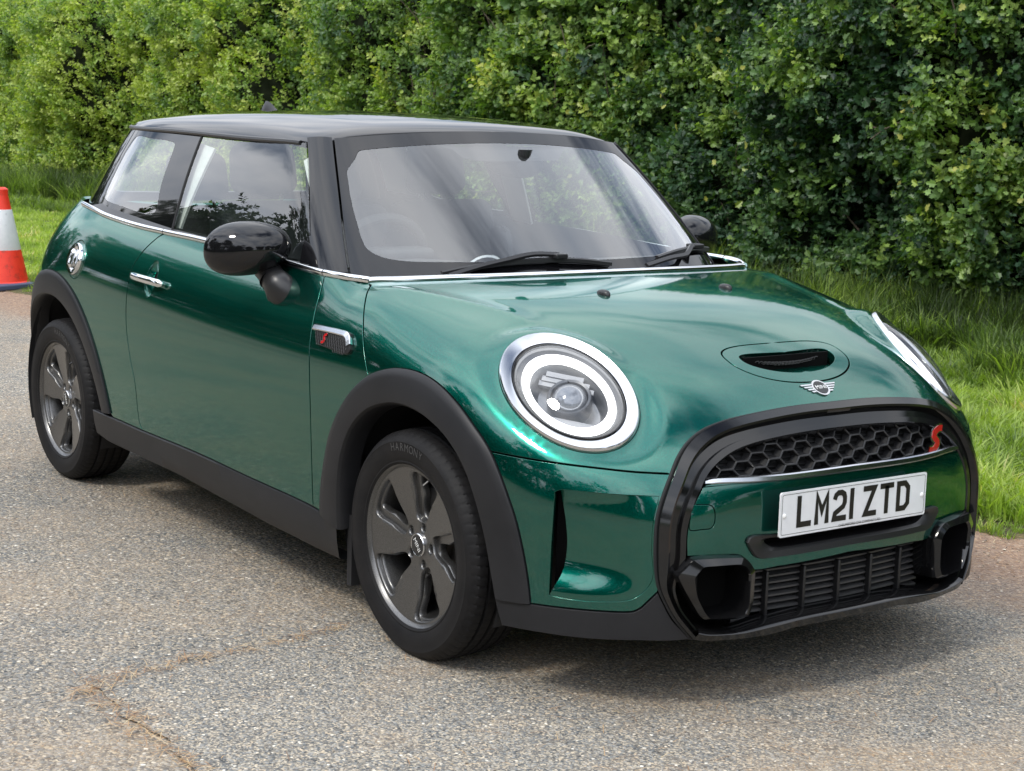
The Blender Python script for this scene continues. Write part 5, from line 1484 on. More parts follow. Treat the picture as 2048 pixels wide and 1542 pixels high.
# seats
def seat(x, y, back=.0, rear=False):
    root = empty('seat'); root.parent = car
    def cush(P, name, m_, sub=2):
        bm = bmesh.new(); vs = [bm.verts.new(v) for v in P]
        for f in ((0, 1, 3, 2), (4, 6, 7, 5), (0, 4, 5, 1), (2, 3, 7, 6), (0, 2, 6, 4), (1, 5, 7, 3)): bm.faces.new([vs[i] for i in f])
        me = bm_mesh(name, bm); o = link(name, me, m_, root); bevel(o, .05, 4).modifiers['bevel'].limit_method = 'NONE'; return o
    def bx(c, h, tilt=0, taper=1.0):
        P = []
        for sx in (-1, 1):
            for sy in (-1, 1):
                for sz in (-1, 1):
                    X, Y, Z = sx*h[0], sy*h[1]*(taper if sz > 0 else 1), sz*h[2]
                    P.append((c[0]+X*math.cos(tilt)-Z*math.sin(tilt), c[1]+Y, c[2]+X*math.sin(tilt)+Z*math.cos(tilt)))
        return P
    cush(bx((x+.30, y, .52), (.26, .245, .07), .10), 'seat_cushion', FAB)
    cush(bx((x+.03, y, .80), (.075, .245, .30), .24, .84), 'seat_back', FAB)
    for s_ in (-1, 1): cush(bx((x+.075, y+s_*.205, .76), (.085, .045, .24), .24), 'side_bolster', FAB)
    h = cush(bx((x-.075, y, 1.205), (.048, .128, .092), .16, .92), 'headrest', FAB)
    for s_ in (-1, 1):
        mb = MB(); mb.tube([(x-.045, y+s_*.062, 1.06), (x-.066, y+s_*.062, 1.15)], .0065, 8); mb.build('headrest_post', CHROME, root)
    return root
seat(-1.66, -.36); seat(-1.66, .355)
r_ = seat(-2.32, -.30); r2 = seat(-2.32, .30)
for q in (r_, r2): q.location.z = -.06
# steering wheel
root = empty('steering_wheel'); root.parent = car
SCt = np.array([-.985, -.355, .925]); sn = nrm(np.array([-.90, 0, .42])); su = nrm(np.cross(sn, [0, 1, 0])); 
if su[2] < 0: su = -su
sr = np.array([0, 1., 0])
m = MB(); m.tube([SCt+.180*(math.cos(a)*sr+math.sin(a)*su) for a in np.linspace(0, 2*np.pi, 49)[:-1]], .0165, 10, closed=True); m.build('wheel_ring', LTHR if False else DASH, root)
m = MB()
for a in (R(0), R(180), R(270)): m.tube([SCt+.05*(math.cos(a)*sr+math.sin(a)*su), SCt+.17*(math.cos(a)*sr+math.sin(a)*su)], [.022, .014], 8, squash=.5)
m.build('wheel_spoke', SILVER, root)
m = MB(); m.tube([SCt+sn*.03, SCt-sn*.04], [.055, .075], 20); o = m.build('wheel_hub', DASH, root)
m = MB(); m.box((-.83, -.355, .985), (.05, .10, .018)); o = m.build('instrument_pod', DASH, car); bevel(o, .015, 3)
# interior mirror
root = empty('interior_mirror'); root.parent = car
P0 = onplane([(1045, 325)], 1, 0)[0]
q_ = pray([(1042, 330)])[0]; mc = CP+q_*((-.80-CP[0])/q_[0]); mc = mc+np.array([0, -.02, -.005]); print('mirror c', mc)
m = MB(); V = []; n = 28
for s_, h in ((.90, -.012), (1.0, -.006), (1.0, .006), (.93, .016), (.6, .026), (.02, .030)): V += [mc+np.array([h, .105*s_*math.cos(a), .036*s_*math.sin(a)*(1+.15*math.cos(a))]) for a in np.linspace(0, 2*np.pi, n+1)[:-1]]
m.add(V, [(j*n+i, j*n+(i+1) % n, (j+1)*n+(i+1) % n, (j+1)*n+i) for j in range(5) for i in range(n)]+[tuple(range(n))]); m.build('mirror_housing', SATB, root, angle=60)
m = MB(); m.tube([mc+[.02, 0, .0], mc+[.05, 0, .03], mc+[.05, 0, .055]], [.012, .014, .022], 10); m.build('mirror_stem', SATB, root)
m = MB(); V = []
for s_, h in ((1, 0), (.95, .008), (.6, .014), (.05, .016)): V += [mc+np.array([.045+h*.8-.0*s_, .02+.055*s_*math.cos(a), .005+.034*s_*math.sin(a)]) for a in np.linspace(0, 2*np.pi, n+1)[:-1]]
m.add(V, [(j*n+i, j*n+(i+1) % n, (j+1)*n+(i+1) % n, (j+1)*n+i) for j in range(3) for i in range(n)]); m.build('sensor_cover', SATB, root, angle=60)
# underbody
m = MB(); m.box((-1.25, 0, .24), (1.75, .52, .05)); m.build('underbody', MATTB, car)
m = MB(); m.box((.45, 0, .19), (.14, .40, .03)); m.build('undertray', MATTB, car)
# ================================================================== GROUND
def b_tar(fine):
    def f(m, nt, b):
        N = nt.nodes; L = nt.links; tc = N.new('ShaderNodeTexCoord'); O = tc.outputs['Object']
        def M(op, a, b_=None, clamp=False):
            q = N.new('ShaderNodeMath'); q.operation = op; q.use_clamp = clamp
            for i, v in enumerate((a, b_)):
                if v is None: continue
                if isinstance(v, (int, float)): q.inputs[i].default_value = v
                else: L.new(v, q.inputs[i])
            return q.outputs[0]
        wn = nz(nt, 60, 2, vec=O); wv = N.new('ShaderNodeVectorMath'); wv.operation = 'MULTIPLY_ADD'; L.new(wn.outputs['Color'], wv.inputs[0]); wv.inputs[1].default_value = (.008,)*3; L.new(O, wv.inputs[2])
        W = wv.outputs[0]
        v1 = nz(nt, 112 if fine else 84, typ='ShaderNodeTexVoronoi', vec=W); v2 = nz(nt, 230, typ='ShaderNodeTexVoronoi', vec=W)
        sx = N.new('ShaderNodeSeparateColor'); L.new(v1.outputs['Color'], sx.inputs[0])
        c1 = ramp(nt, sx.outputs[0], [(0, (.030, .036, .042)), (.22, (.10, .112, .118)), (.5, (.20, .208, .205)), (.72, (.30, .295, .275)), (.86, (.41, .375, .315)), (.95, (.52, .41, .28)), (1, (.80, .77, .68))])
        s2 = N.new('ShaderNodeSeparateColor'); L.new(v2.outputs['Color'], s2.inputs[0])
        c2 = ramp(nt, s2.outputs[0], [(0, (.07, .07, .07)), (.5, (.19, .178, .155)), (.8, (.33, .29, .225)), (1, (.56, .48, .36))])
        # chips stand among grit and dark binder
        edge = M('SUBTRACT', 1, M('MULTIPLY', v1.outputs['Distance'], 1.35), True)
        k = ramp(nt, edge, [(.28, (0,)*3), (.52, (1,)*3)]); c = mixc(nt, k, c2, c1)
        # wear: broad paler and darker areas
        big = nz(nt, .55, 6, .6, vec=O); bw = ramp(nt, big.outputs['Fac'], [(.3, (.80,)*3), (.7, (1.22,)*3)]); c = mixc(nt, 1, c, bw, 'MULTIPLY')
        # pine litter and sandy dust: thin needles lying every way, gathered in drifts
        md = nz(nt, 1.1, 7, .62, vec=O)
        st = None
        for ang, sc in ((15, (260, 22, 1)), (75, (250, 20, 1)), (130, (270, 24, 1))):
            mp = N.new('ShaderNodeMapping'); mp.inputs['Rotation'].default_value = (0, 0, R(ang)); L.new(O, mp.inputs[0])
            m2 = N.new('ShaderNodeMapping'); m2.inputs['Scale'].default_value = sc; L.new(mp.outputs[0], m2.inputs[0])
            t_ = nz(nt, 1, 2, vec=m2.outputs[0]); k_ = ramp(nt, t_.outputs['Fac'], [(.62, (0,)*3), (.68, (1,)*3)]); st = k_ if st is None else M('MAXIMUM', st, k_)
        drift = ramp(nt, md.outputs['Fac'], [(.40 if not fine else .50, (.04,)*3), (.64, (.9,)*3)])
        lit = M('MULTIPLY', st, drift)
        sep = N.new('ShaderNodeSeparateXYZ'); L.new(O, sep.inputs[0])
        yv = M('ADD', sep.outputs['Y'], M('MULTIPLY', md.outputs['Fac'], 1.4)); yv = M('SUBTRACT', yv, M('MULTIPLY', sep.outputs['X'], .045))
        fr = ramp(nt, M('MULTIPLY', yv, .25), [(.37, (0,)*3), (.50, (1,)*3)])    # sandy fringe along the verge
        col_l = ramp(nt, v2.outputs['Distance'], [(0, (.36, .21, .09)), (.5, (.44, .29, .15)), (1, (.26, .15, .07))])
        c = mixc(nt, M('MULTIPLY', drift, .38), c, (.36, .265, .17)); c = mixc(nt, M('MULTIPLY', lit, .9, True), c, col_l)
        sand = mixc(nt, st, (.25, .135, .072), (.50, .28, .13)); sand = mixc(nt, .30, sand, c1); c = mixc(nt, M('MULTIPLY', fr, .92), c, sand)
        L.new(c, b.inputs['Base Color'])
        h = M('ADD', M('MULTIPLY', edge, 1.0), M('MULTIPLY', s2.outputs[1], .35)); h = M('ADD', h, M('MULTIPLY', lit, .35))
        bump(nt, b, h, .75, .004 if not fine else .003)
    return f
TAR = mat('chipped_tarmac', rough=.85, build=b_tar(False)); TARF = mat('fine_tarmac', rough=.82, build=b_tar(True))
def b_soil(m, nt, b):
    d = nz(nt, 9, 8, .7); c = ramp(nt, d.outputs['Fac'], [(.3, (.045, .038, .018)), (.55, (.075, .075, .025)), (.75, (.16, .115, .06))]); nt.links.new(c, b.inputs['Base Color'])
    bump(nt, b, d.outputs['Fac'], .6, .03)
SOIL = mat('verge_turf_soil', rough=.95, build=b_soil)
def b_field(m, nt, b):
    d = nz(nt, 1.4, 9, .7); c = ramp(nt, d.outputs['Fac'], [(.3, (.045, .085, .018)), (.7, (.10, .15, .035))]); nt.links.new(c, b.inputs['Base Color'])
FIELD = mat('meadow', rough=.95, build=b_field)
def yedge(x): return 1.66+.055*x*(1 if x < 0 else .4)+.06*math.sin(x*2.3)+.04*math.sin(x*5.1+1)+.025*math.sin(x*13.3)+.015*math.sin(x*31)
def sheet(name, poly, z, m, kind='structure'):
    me = mesh(name, [(x, y, z) for x, y in poly], [tuple(range(len(poly)))], smooth=False); o = link(name, me, m); tag(o, kind=kind); return o
sheet('ground', [(-500, -500), (500, -500), (500, 500), (-500, 500)], -.03, FIELD)
def grid(name, rows, m):
    k = len(rows[0]); V = [p for r_ in rows for p in r_]
    o = link(name, mesh(name, V, [(j*k+i, j*k+i+1, (j+1)*k+i+1, (j+1)*k+i) for j in range(len(rows)-1) for i in range(k-1)], smooth=False), m); tag(o, kind='structure'); return o
xs = np.arange(-46, 14.01, .12)
grid('road', [[(x, -11.5, 0) for x in xs], [(x, 0, 0) for x in xs], [(x, yedge(x), 0) for x in xs]], TAR)
# resurfaced strip with needles caught along its raised edge
def pleft(y): return -.20+.010*math.sin(y*17)+.006*math.sin(y*41)-.09*min(max((y+1.6)/.8, 0), 1)
cols = np.concatenate([np.linspace(0, .3, 80), np.linspace(.32, 1, 40)])
rows = []
for j, y in enumerate(np.arange(-1.62, 1.75, .04)):
    x0 = pleft(y); rows.append([(x0+t_*(6-x0), (y+.012*math.sin(t_*118)+.006*math.sin(t_*290) if j == 0 else min(y, yedge(x0+t_*(6-x0))+.02)), .005) for t_ in cols])
grid('road_patch', rows, TARF)
# verge with a low uneven bank
V = []; nx, ny = 240, 26; xx = np.linspace(-46, 14, nx); F = []
def vz(x, y):
    e = y-yedge(x); return max(-.02, .018*min(1, e*4)+.03*(math.sin(x*1.7+y*2)+math.sin(x*.7-y*3.1))*min(1, max(e, 0))*.4+.10*max(0, min(1, (y-4.2)/1.6)))
for x in xx:
    e = yedge(x)
    for j in range(ny):
        y = e-.03+(8.5-e)*(j/(ny-1))**1.5; V.append((x, y, vz(x, y) if j else -.004))
F = [(i*ny+j, (i+1)*ny+j, (i+1)*ny+j+1, i*ny+j+1) for i in range(nx-1) for j in range(ny-1)]
o = link('verge', mesh('verge', V, F), SOIL); tag(o, kind='structure')
print('ground s', time.time()-T0)
# ================================================================== PLANTS
def leafmat(name, stops, trans=.35, rough=.42):
    m = bpy.data.materials.new(name); m.use_nodes = True; nt = m.node_tree; N = nt.nodes; L = nt.links; b = N['Principled BSDF']
    at = N.new('ShaderNodeAttribute'); at.attribute_type = 'INSTANCER'; at.attribute_name = 'tint'
    c = ramp(nt, at.outputs['Fac'], stops)
    g = N.new('ShaderNodeNewGeometry'); r_ = ramp(nt, g.outputs['Random Per Island'], [(0, (.72,)*3), (1, (1.28,)*3)]); c = mixc(nt, 1, c, r_, 'MULTIPLY')
    L.new(c, b.inputs['Base Color']); b.inputs['Roughness'].default_value = rough; b.inputs['Specular IOR Level'].default_value = .45
    t = N.new('ShaderNodeBsdfTranslucent'); c2 = mixc(nt, 1, c, (1.5, 1.7, .5), 'MULTIPLY'); L.new(c2, t.inputs[0])
    x = N.new('ShaderNodeMixShader'); x.inputs[0].default_value = trans; L.new(b.outputs[0], x.inputs[1]); L.new(t.outputs[0], x.inputs[2]); L.new(x.outputs[0], N['Material Output'].inputs[0])
    MATS[name] = m; return m
LEAF = leafmat('hedge_leaf', [(0, (.022, .055, .032)), (.22, (.048, .105, .042)), (.45, (.120, .205, .055)), (.68, (.26, .36, .080)), (.88, (.42, .46, .11)), (1, (.46, .38, .14))])
LEAFO = leafmat('plain_leaf', [(0, (.020, .052, .018)), (1, (.12, .20, .030))])
GRASSM = leafmat('grass_blade', [(0, (.030, .052, .016)), (.22, (.10, .165, .036)), (.5, (.25, .35, .065)), (.85, (.40, .49, .11)), (1, (.60, .52, .26))], .4, .5)
TREEM = leafmat('tree_leaf', [(0, (.012, .028, .012)), (.6, (.030, .060, .018)), (1, (.07, .11, .03))], .2)
def b_bark(m, nt, b):
    d = nz(nt, 30, 6, .7); c = ramp(nt, d.outputs['Fac'], [(.3, (.05, .038, .028)), (.7, (.16, .125, .09))]); nt.links.new(c, b.inputs['Base Color']); bump(nt, b, d.outputs['Fac'], .5, .01)
BARK = mat('twig_bark', rough=.85, build=b_bark)
INNER = mat('painted_core_shade', (.012, .016, .008), .95, spec=.1)  # dark colour that paints the shade deep inside the hedge
lobes = [(0, 0), (.20, .16), (.16, .34), (.42, .40), (.30, .58), (.36, .80), (.12, .82), (0, 1.0)]
def leaf_geo(c, d, n_, s, fold=.25, wide=.9, simple=False):
    """a lobed leaf from c along d with face normal n_"""
    d = nrm(np.array(d, float)); n_ = nrm(np.array(n_, float)-d*(np.array(n_)@d)); w_ = np.cross(d, n_); V = []; F = []
    ls = lobes if not simple else [(0, 0), (.30, .35), (.24, .72), (0, 1.0)]
    mid = [c+d*s*y-n_*s*.10*y*y for _, y in ls]
    V += mid; k = len(ls)
    for sg in (-1, 1):
        base = len(V); V += [c+d*s*y+w_*sg*x*s*wide+n_*(x*fold*s-.10*s*y*y) for x, y in ls]
        for i in range(k-1): F.append((i, i+1, base+i+1, base+i) if sg > 0 else (i, base+i, base+i+1, i+1))
    return V, F
def sprig(seed, n=11, L_=.15, ls=.044, simple=False, m_=None, spread=.9):
    r_ = np.random.default_rng(seed); V = []; F = []
    for i in range(n):
        t_ = i/(n-1); c = np.array([.02*math.sin(3*t_+seed), .02*math.cos(2*t_+seed), t_*L_])+r_.normal(0, .006, 3)
        a = 2.4*i+r_.normal(0, .4); d = np.array([math.cos(a)*spread, math.sin(a)*spread, .35+.5*t_])+r_.normal(0, .15, 3)
        nn = np.array([math.cos(a)*-.5, math.sin(a)*-.5, 1])+r_.normal(0, .25, 3)
        v, f = leaf_geo(c, d, nn, ls*r_.uniform(.7, 1.25), fold=r_.uniform(.1, .45), simple=simple); k = len(V); V += v; F += [tuple(q+k for q in x) for x in f]
    me = mesh('sprig', V, F, smooth=False); me.materials.append(m_ or LEAF); return bpy.data.objects.new('sprig_source', me)
def scatter(name, pts, rot, scl, tint, idx, sources, parent=None, kind='stuff'):
    me = bpy.data.meshes.new(name); me.vertices.add(len(pts)); me.vertices.foreach_set('co', np.asarray(pts, np.float32).ravel())
    for nm, ty, dt in (('rot', 'FLOAT_VECTOR', rot), ('scl', 'FLOAT', scl), ('tint', 'FLOAT', tint), ('pick', 'INT', idx)):
        a = me.attributes.new(nm, ty, 'POINT'); a.data.foreach_set('vector' if ty == 'FLOAT_VECTOR' else 'value', np.asarray(dt, np.int32 if ty == 'INT' else np.float32).ravel())
    o = link(name, me, None, parent); tag(o, kind=kind)
    ng = bpy.data.node_groups.new(name+'_nodes', 'GeometryNodeTree'); ng.interface.new_socket('Geometry', in_out='INPUT', socket_type='NodeSocketGeometry'); ng.interface.new_socket('Geometry', in_out='OUTPUT', socket_type='NodeSocketGeometry')
    N = ng.nodes; L = ng.links; gi_ = N.new('NodeGroupInput'); go_ = N.new('NodeGroupOutput')
    m2p = N.new('GeometryNodeMeshToPoints'); L.new(gi_.outputs[0], m2p.inputs['Mesh'])
    j = N.new('GeometryNodeJoinGeometry'); inst = []
    for s_ in sources[::-1]:
        oi = N.new('GeometryNodeObjectInfo'); oi.inputs['Object'].default_value = s_; oi.inputs['As Instance'].default_value = True; L.new(oi.outputs['Geometry'], j.inputs[0])
    ip = N.new('GeometryNodeInstanceOnPoints'); L.new(m2p.outputs[0], ip.inputs['Points']); L.new(j.outputs[0], ip.inputs['Instance']); ip.inputs['Pick Instance'].default_value = True
    def na(n_, t_):
        q = N.new('GeometryNodeInputNamedAttribute'); q.data_type = t_; q.inputs['Name'].default_value = n_; return q.outputs[0]
    L.new(na('pick', 'INT'), ip.inputs['Instance Index'])
    e2r = N.new('FunctionNodeEulerToRotation'); L.new(na('rot', 'FLOAT_VECTOR'), e2r.inputs[0]); L.new(e2r.outputs[0], ip.inputs['Rotation']); L.new(na('scl', 'FLOAT'), ip.inputs['Scale'])
    L.new(ip.outputs[0], go_.inputs[0]); md = o.modifiers.new('scatter', 'NODES'); md.node_group = ng; return o
def vnoise(P, sc, seed=0):
    """cheap smooth value noise"""
    r_ = np.random.default_rng(seed); T = r_.random((64, 64, 64)); q = P/sc+100; i = np.floor(q).astype(int); f = q-i; f = f*f*(3-2*f); v = 0
    for a in (0, 1):
        for b in (0, 1):
            for c in (0, 1):
                w_ = (f[:, 0] if a else 1-f[:, 0])*(f[:, 1] if b else 1-f[:, 1])*(f[:, 2] if c else 1-f[:, 2]); v = v+w_*T[(i[:, 0]+a) % 64, (i[:, 1]+b) % 64, (i[:, 2]+c) % 64]
    return v
HY = lambda x: 6.05-.022*(x+4)*1.0 if np.isscalar(x) else 6.05-.022*(x+4)
def face_y(x, z):
    """front of the hedge, a rolling surface"""
    P = np.stack([x, z, 0*x], -1); b = (vnoise(P, .75, 1)-.5)*.62+(vnoise(P, .30, 2)-.5)*.30+(vnoise(P, 2.2, 3)-.5)*.7
    return 5.72-.020*(x+4)+b+.10*np.clip((.5-z)/.5, 0, 1)+.8*np.clip((z-2.35)/.8, 0, 2)**2
def hedge_h(x): return 2.72+.42*np.clip((-4-x)/14, 0, 1)+.22*(vnoise(np.stack([x, 0*x, 0*x], -1), 1.6, 4)-.5)*2
hedge = empty('hedge', (-8, 6.2, 0), 'tall dense green hawthorn and oak hedge growing behind the parked car', 'hedge')
sources = [sprig(s_, 11, .16, .052) for s_ in (1, 2, 3)]+[sprig(11, 7, .14, .074), sprig(12, 8, .18, .080)]
def hedge_points(n, x0, x1, z0, z1, seed, depth=.5):
    r_ = np.random.default_rng(seed); x = r_.uniform(x0, x1, n); z = r_.uniform(z0, z1, n); z = np.minimum(z, hedge_h(x)); y = face_y(x, z)+np.abs(r_.normal(0, 1, n))**1.3*depth*.35-.03
    return x, y, z, r_
def mk_hedge(n, x0, x1, z0, z1, seed, parent, name='foliage', smul=1.0):
    x, y, z, r_ = hedge_points(n, x0, x1, z0, z1, seed)
    P = np.stack([x, y, z], -1); keep = vnoise(P, .22, 8)+.35*vnoise(P, .6, 9) > .46; P = P[keep]; n = len(P)
    yaw = r_.uniform(0, 2*np.pi, n); til = r_.normal(.75, .45, n)
    # tip each sprig outwards (towards -y) and up
    rot = np.stack([til, r_.normal(0, .5, n), r_.normal(0, .9, n)], -1)
    z_ = P[:, 2]; warm = vnoise(P, 1.1, 12); w2 = vnoise(P, .35, 13)
    left = np.clip((-7-P[:, 0])/9, 0, 1); oak = np.clip(1-np.abs(P[:, 0]+8.2)/2.6, 0, 1)*np.clip((z_-1.2)/1, 0, 1)
    tint = -.02+.30*warm+.34*(vnoise(P, .16, 15)-.35)*1.3+.16*w2+.40*left-.10*np.clip((P[:, 0]+6)/3, 0, 1)+.22*oak*w2+r_.normal(0, .10, n)+.12*(w2 > .68)+.10*(z_ < 2.2)*(w2 > .5); tint = np.clip(tint, 0, .93-.13*left)
    pick = r_.choice(3, n); big = (r_.random(n) < .10+.6*oak); pick[big] = 3+r_.choice(2, big.sum())
    return scatter(name, P-(0, 0, 0) if parent is None else P-np.array(parent.location), rot, r_.uniform(.65, 1.15, n)*smul, tint, pick, sources, parent)
mk_hedge(17000, -9.5, -2.2, .12, 3.6, 21, hedge)
mk_hedge(24000, -25, -9.5, .12, 3.6, 22, hedge, smul=.92)
mk_hedge(5500, -46, -25, .1, 3.6, 23, hedge, smul=1.7)
mk_hedge(7500, -2.2, 12, .12, 3.6, 24, hedge, smul=1.35)
# near-black sheet behind the leaves, painting the shade seen in the gaps
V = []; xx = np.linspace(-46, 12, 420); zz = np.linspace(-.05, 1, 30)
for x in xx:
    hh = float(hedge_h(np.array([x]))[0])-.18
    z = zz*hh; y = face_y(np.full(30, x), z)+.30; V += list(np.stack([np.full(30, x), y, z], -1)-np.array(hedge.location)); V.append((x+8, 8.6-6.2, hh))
link('hedge_core_shade', mesh('hedge_core_shade', V, [(i*31+j, (i+1)*31+j, (i+1)*31+j+1, i*31+j+1) for i in range(419) for j in range(30)]), INNER, hedge)['kind'] = 'stuff'
# bare branches showing in the gaps
rb_ = np.random.default_rng(77)
for i in range(95):
    x = rb_.uniform(-11, -2.6); z = rb_.uniform(.3, 2.6); y = float(face_y(np.array([x]), np.array([z]))[0])+.06; d = np.array([rb_.normal(0, .6), -.15, abs(rb_.normal(.5, .4))]); d = nrm(d); P = [np.array([x, y, z])]
    for k in range(5): d = nrm(d+rb_.normal(0, .22, 3)*[1, .3, 1]); P.append(P[-1]+d*rb_.uniform(.05, .12))
    m = MB(); m.tube([p-np.array(hedge.location) for p in P], np.linspace(.008, .003, 6), 5); m.build('branch', BARK, hedge)
# the three hundred leaves that stand out most, each its own piece
lm = []
for s_ in range(6):
    r_ = np.random.default_rng(s_+50); V, F = leaf_geo(np.zeros(3), (0, 0, 1), (0, -1, .2), 1.0, fold=r_.uniform(.1, .4)); me = mesh('leaf', V, F, smooth=False)
    c = [(.12, .20, .03), (.20, .27, .035), (.09, .16, .03), (.26, .27, .05), (.14, .24, .05), (.07, .13, .03)][s_]
    mm = mat('leaf_green_%s' % 'abcdef'[s_], c, .42); me.materials.append(mm); lm.append(me)
x, y, z, r_ = hedge_points(300, -8.2, -2.9, .8, 2.9, 31, .02)
for i in range(300):
    o = bpy.data.objects.new('leaf', lm[i % 6]); COL.objects.link(o); o.parent = hedge; o.location = (x[i]+8, y[i]-6.2-.14, z[i]); o.rotation_euler = (r_.normal(.5, .6), r_.uniform(-2.6, 2.6), r_.normal(0, .7)); s_ = r_.uniform(.05, .075); o.scale = (s_, s_, s_)
print('hedge s', time.time()-T0)
# grass
def tuft(seed, n, h, spread, lean, wd=.0035):
    r_ = np.random.default_rng(seed); V = []; F = []
    for i in range(n):
        a = r_.uniform(0, 2*np.pi); q = spread*math.sqrt(r_.random()); b = np.array([q*math.cos(a), q*math.sin(a), 0]); d = np.array([math.cos(a+r_.normal(0, .8)), math.sin(a+r_.normal(0, .8)), 0]); hh = h*r_.uniform(.45, 1.15); l_ = lean*r_.uniform(.2, 1.3); sd_ = np.array([-d[1], d[0], 0])
        w_ = wd*r_.uniform(.7, 1.4); k = len(V)
        for t_, ww in ((0, 1), (.35, .9), (.7, .6)): p = b+d*hh*l_*t_*t_+np.array([0, 0, hh*t_*(1-.25*l_*t_)]); V += [p-sd_*w_*ww, p+sd_*w_*ww]
        V.append(b+d*hh*l_+np.array([0, 0, hh*(1-.25*l_)])); F += [(k, k+1, k+3, k+2), (k+2, k+3, k+5, k+4), (k+4, k+5, k+6)]
    me = mesh('tuft', V, F, smooth=False); me.materials.append(GRASSM); return bpy.data.objects.new('tuft_source', me)
gs = [tuft(1, 38, .085, .06, .8), tuft(2, 32, .12, .06, .9), tuft(3, 26, .22, .05, .9, .0035), tuft(4, 20, .36, .05, .6, .0035), tuft(5, 40, .055, .07, .6)]
def grass_area(name, n, x0, x1, seed, tall, ymin=0, ymax=6.5, s0=1.0):
    r_ = np.random.default_rng(seed); x = r_.uniform(x0, x1, n); u = r_.random(n)**1.15; e = np.array([yedge(a) for a in x]); y = np.maximum(e+.02, ymin)+(ymax-np.maximum(e, ymin))*u
    P = np.stack([x, y, np.array([vz(a, b) for a, b in zip(x, y)])-.004], -1); w_ = vnoise(P, .5, 5); near = np.clip((y-4.0)/1.3, 0, 1)
    pick = np.where(w_ > .55, 1, 0); pick = np.where((tall*w_+near*.75) > .62, 2, pick); pick = np.where(near*w_ > .42, 3, pick)
    if tall < .2: pick = np.where((near < .25), 4, pick)
    # thin ragged fringe where the grass meets the grit
    e2 = y-e; keep = (e2 > .22) | (r_.random(n) < e2/.22*.8+.10); sc = np.where(e2 < .2, .55, 1.0)*s0
    rot = np.stack([r_.normal(0, .12, n), r_.normal(0, .12, n), r_.uniform(0, 6.28, n)], -1); tint = np.clip(.28+.50*vnoise(P, .35, 6)+r_.normal(0, .12, n)+.3*(r_.random(n) < .07)-.42*near, 0, 1)  # tint sinks near the hedge: olive grass, with its shade put into the colour
    o = scatter(name, P[keep], rot[keep], (r_.uniform(.7, 1.25, n)*sc)[keep], tint[keep], pick[keep], gs); return o
g1 = grass_area('grass', 17000, -6.0, 3.0, 41, .40)
g2 = grass_area('grass', 14000, -24, -6.0, 42, .05, s0=1.15)
g3 = grass_area('grass', 2500, -45, -24, 43, .05, s0=2.2)
# dry seed stalks among the tall grass
# loose pine needles and grit on the road
def b_needle(m, nt, b):
    g = nt.nodes.new('ShaderNodeNewGeometry'); c = ramp(nt, g.outputs['Random Per Island'], [(0, (.16, .08, .04)), (.4, (.36, .19, .08)), (.8, (.50, .33, .16)), (1, (.62, .50, .30))]); nt.links.new(c, b.inputs['Base Color'])
def needles():
    r_ = np.random.default_rng(61); P = []; 
    for i in range(450):   # drift along the patch edges
        if r_.random() < .5: t_ = r_.uniform(0, 1)**1.3; p = (-.19+.65*t_, -1.63+r_.normal(0, .014+.02*(1-t_)))
        else: t_ = r_.uniform(0, 1)**1.2; p = (-.215-.08*t_+r_.normal(0, .012+.02*(1-t_)), -1.63+.80*t_)
        P.append(p)
    for i in range(3600):
        x = r_.uniform(-4.5, 2.2); y = r_.uniform(-2.6, 1.5); q = vnoise(np.array([[x, y, 0.]]), .45, 9)[0]
        if q > .42 or r_.random() < .12: P.append((x, y))
    for i in range(2600):
        x = r_.uniform(-9, 2.4); P.append((x, yedge(x)+.04-abs(r_.normal(0, .22))))
    V = []; F = []
    for x, y in P:
        a = r_.uniform(0, 3.14); l_ = r_.uniform(.010, .032); d = np.array([math.cos(a), math.sin(a), 0]); s_ = np.array([-d[1], d[0], 0])*.00075; c = np.array([x, y, .0085+r_.uniform(0, .003)]); b = np.array([0, 0, .002]); k = len(V)
        V += [c-d*l_-s_, c-d*l_+s_, c+s_+b+d[::-1]*.0, c-s_+b, c+d*l_+s_, c+d*l_-s_]; F += [(k, k+1, k+2, k+3), (k+3, k+2, k+4, k+5)]
    o = link('pine_needles', mesh('pine_needles', V, F, smooth=False), mat('dry_needle', build=b_needle)); tag(o, kind='stuff')
needles()
def b_st(m, nt, b):
    g = nt.nodes.new('ShaderNodeNewGeometry'); c = ramp(nt, g.outputs['Random Per Island'], [(0, (.10, .09, .08)), (.4, (.26, .22, .17)), (.8, (.46, .38, .27)), (1, (.62, .56, .46))]); nt.links.new(c, b.inputs['Base Color'])
STONE = mat('loose_chippings', rough=.8, build=b_st)
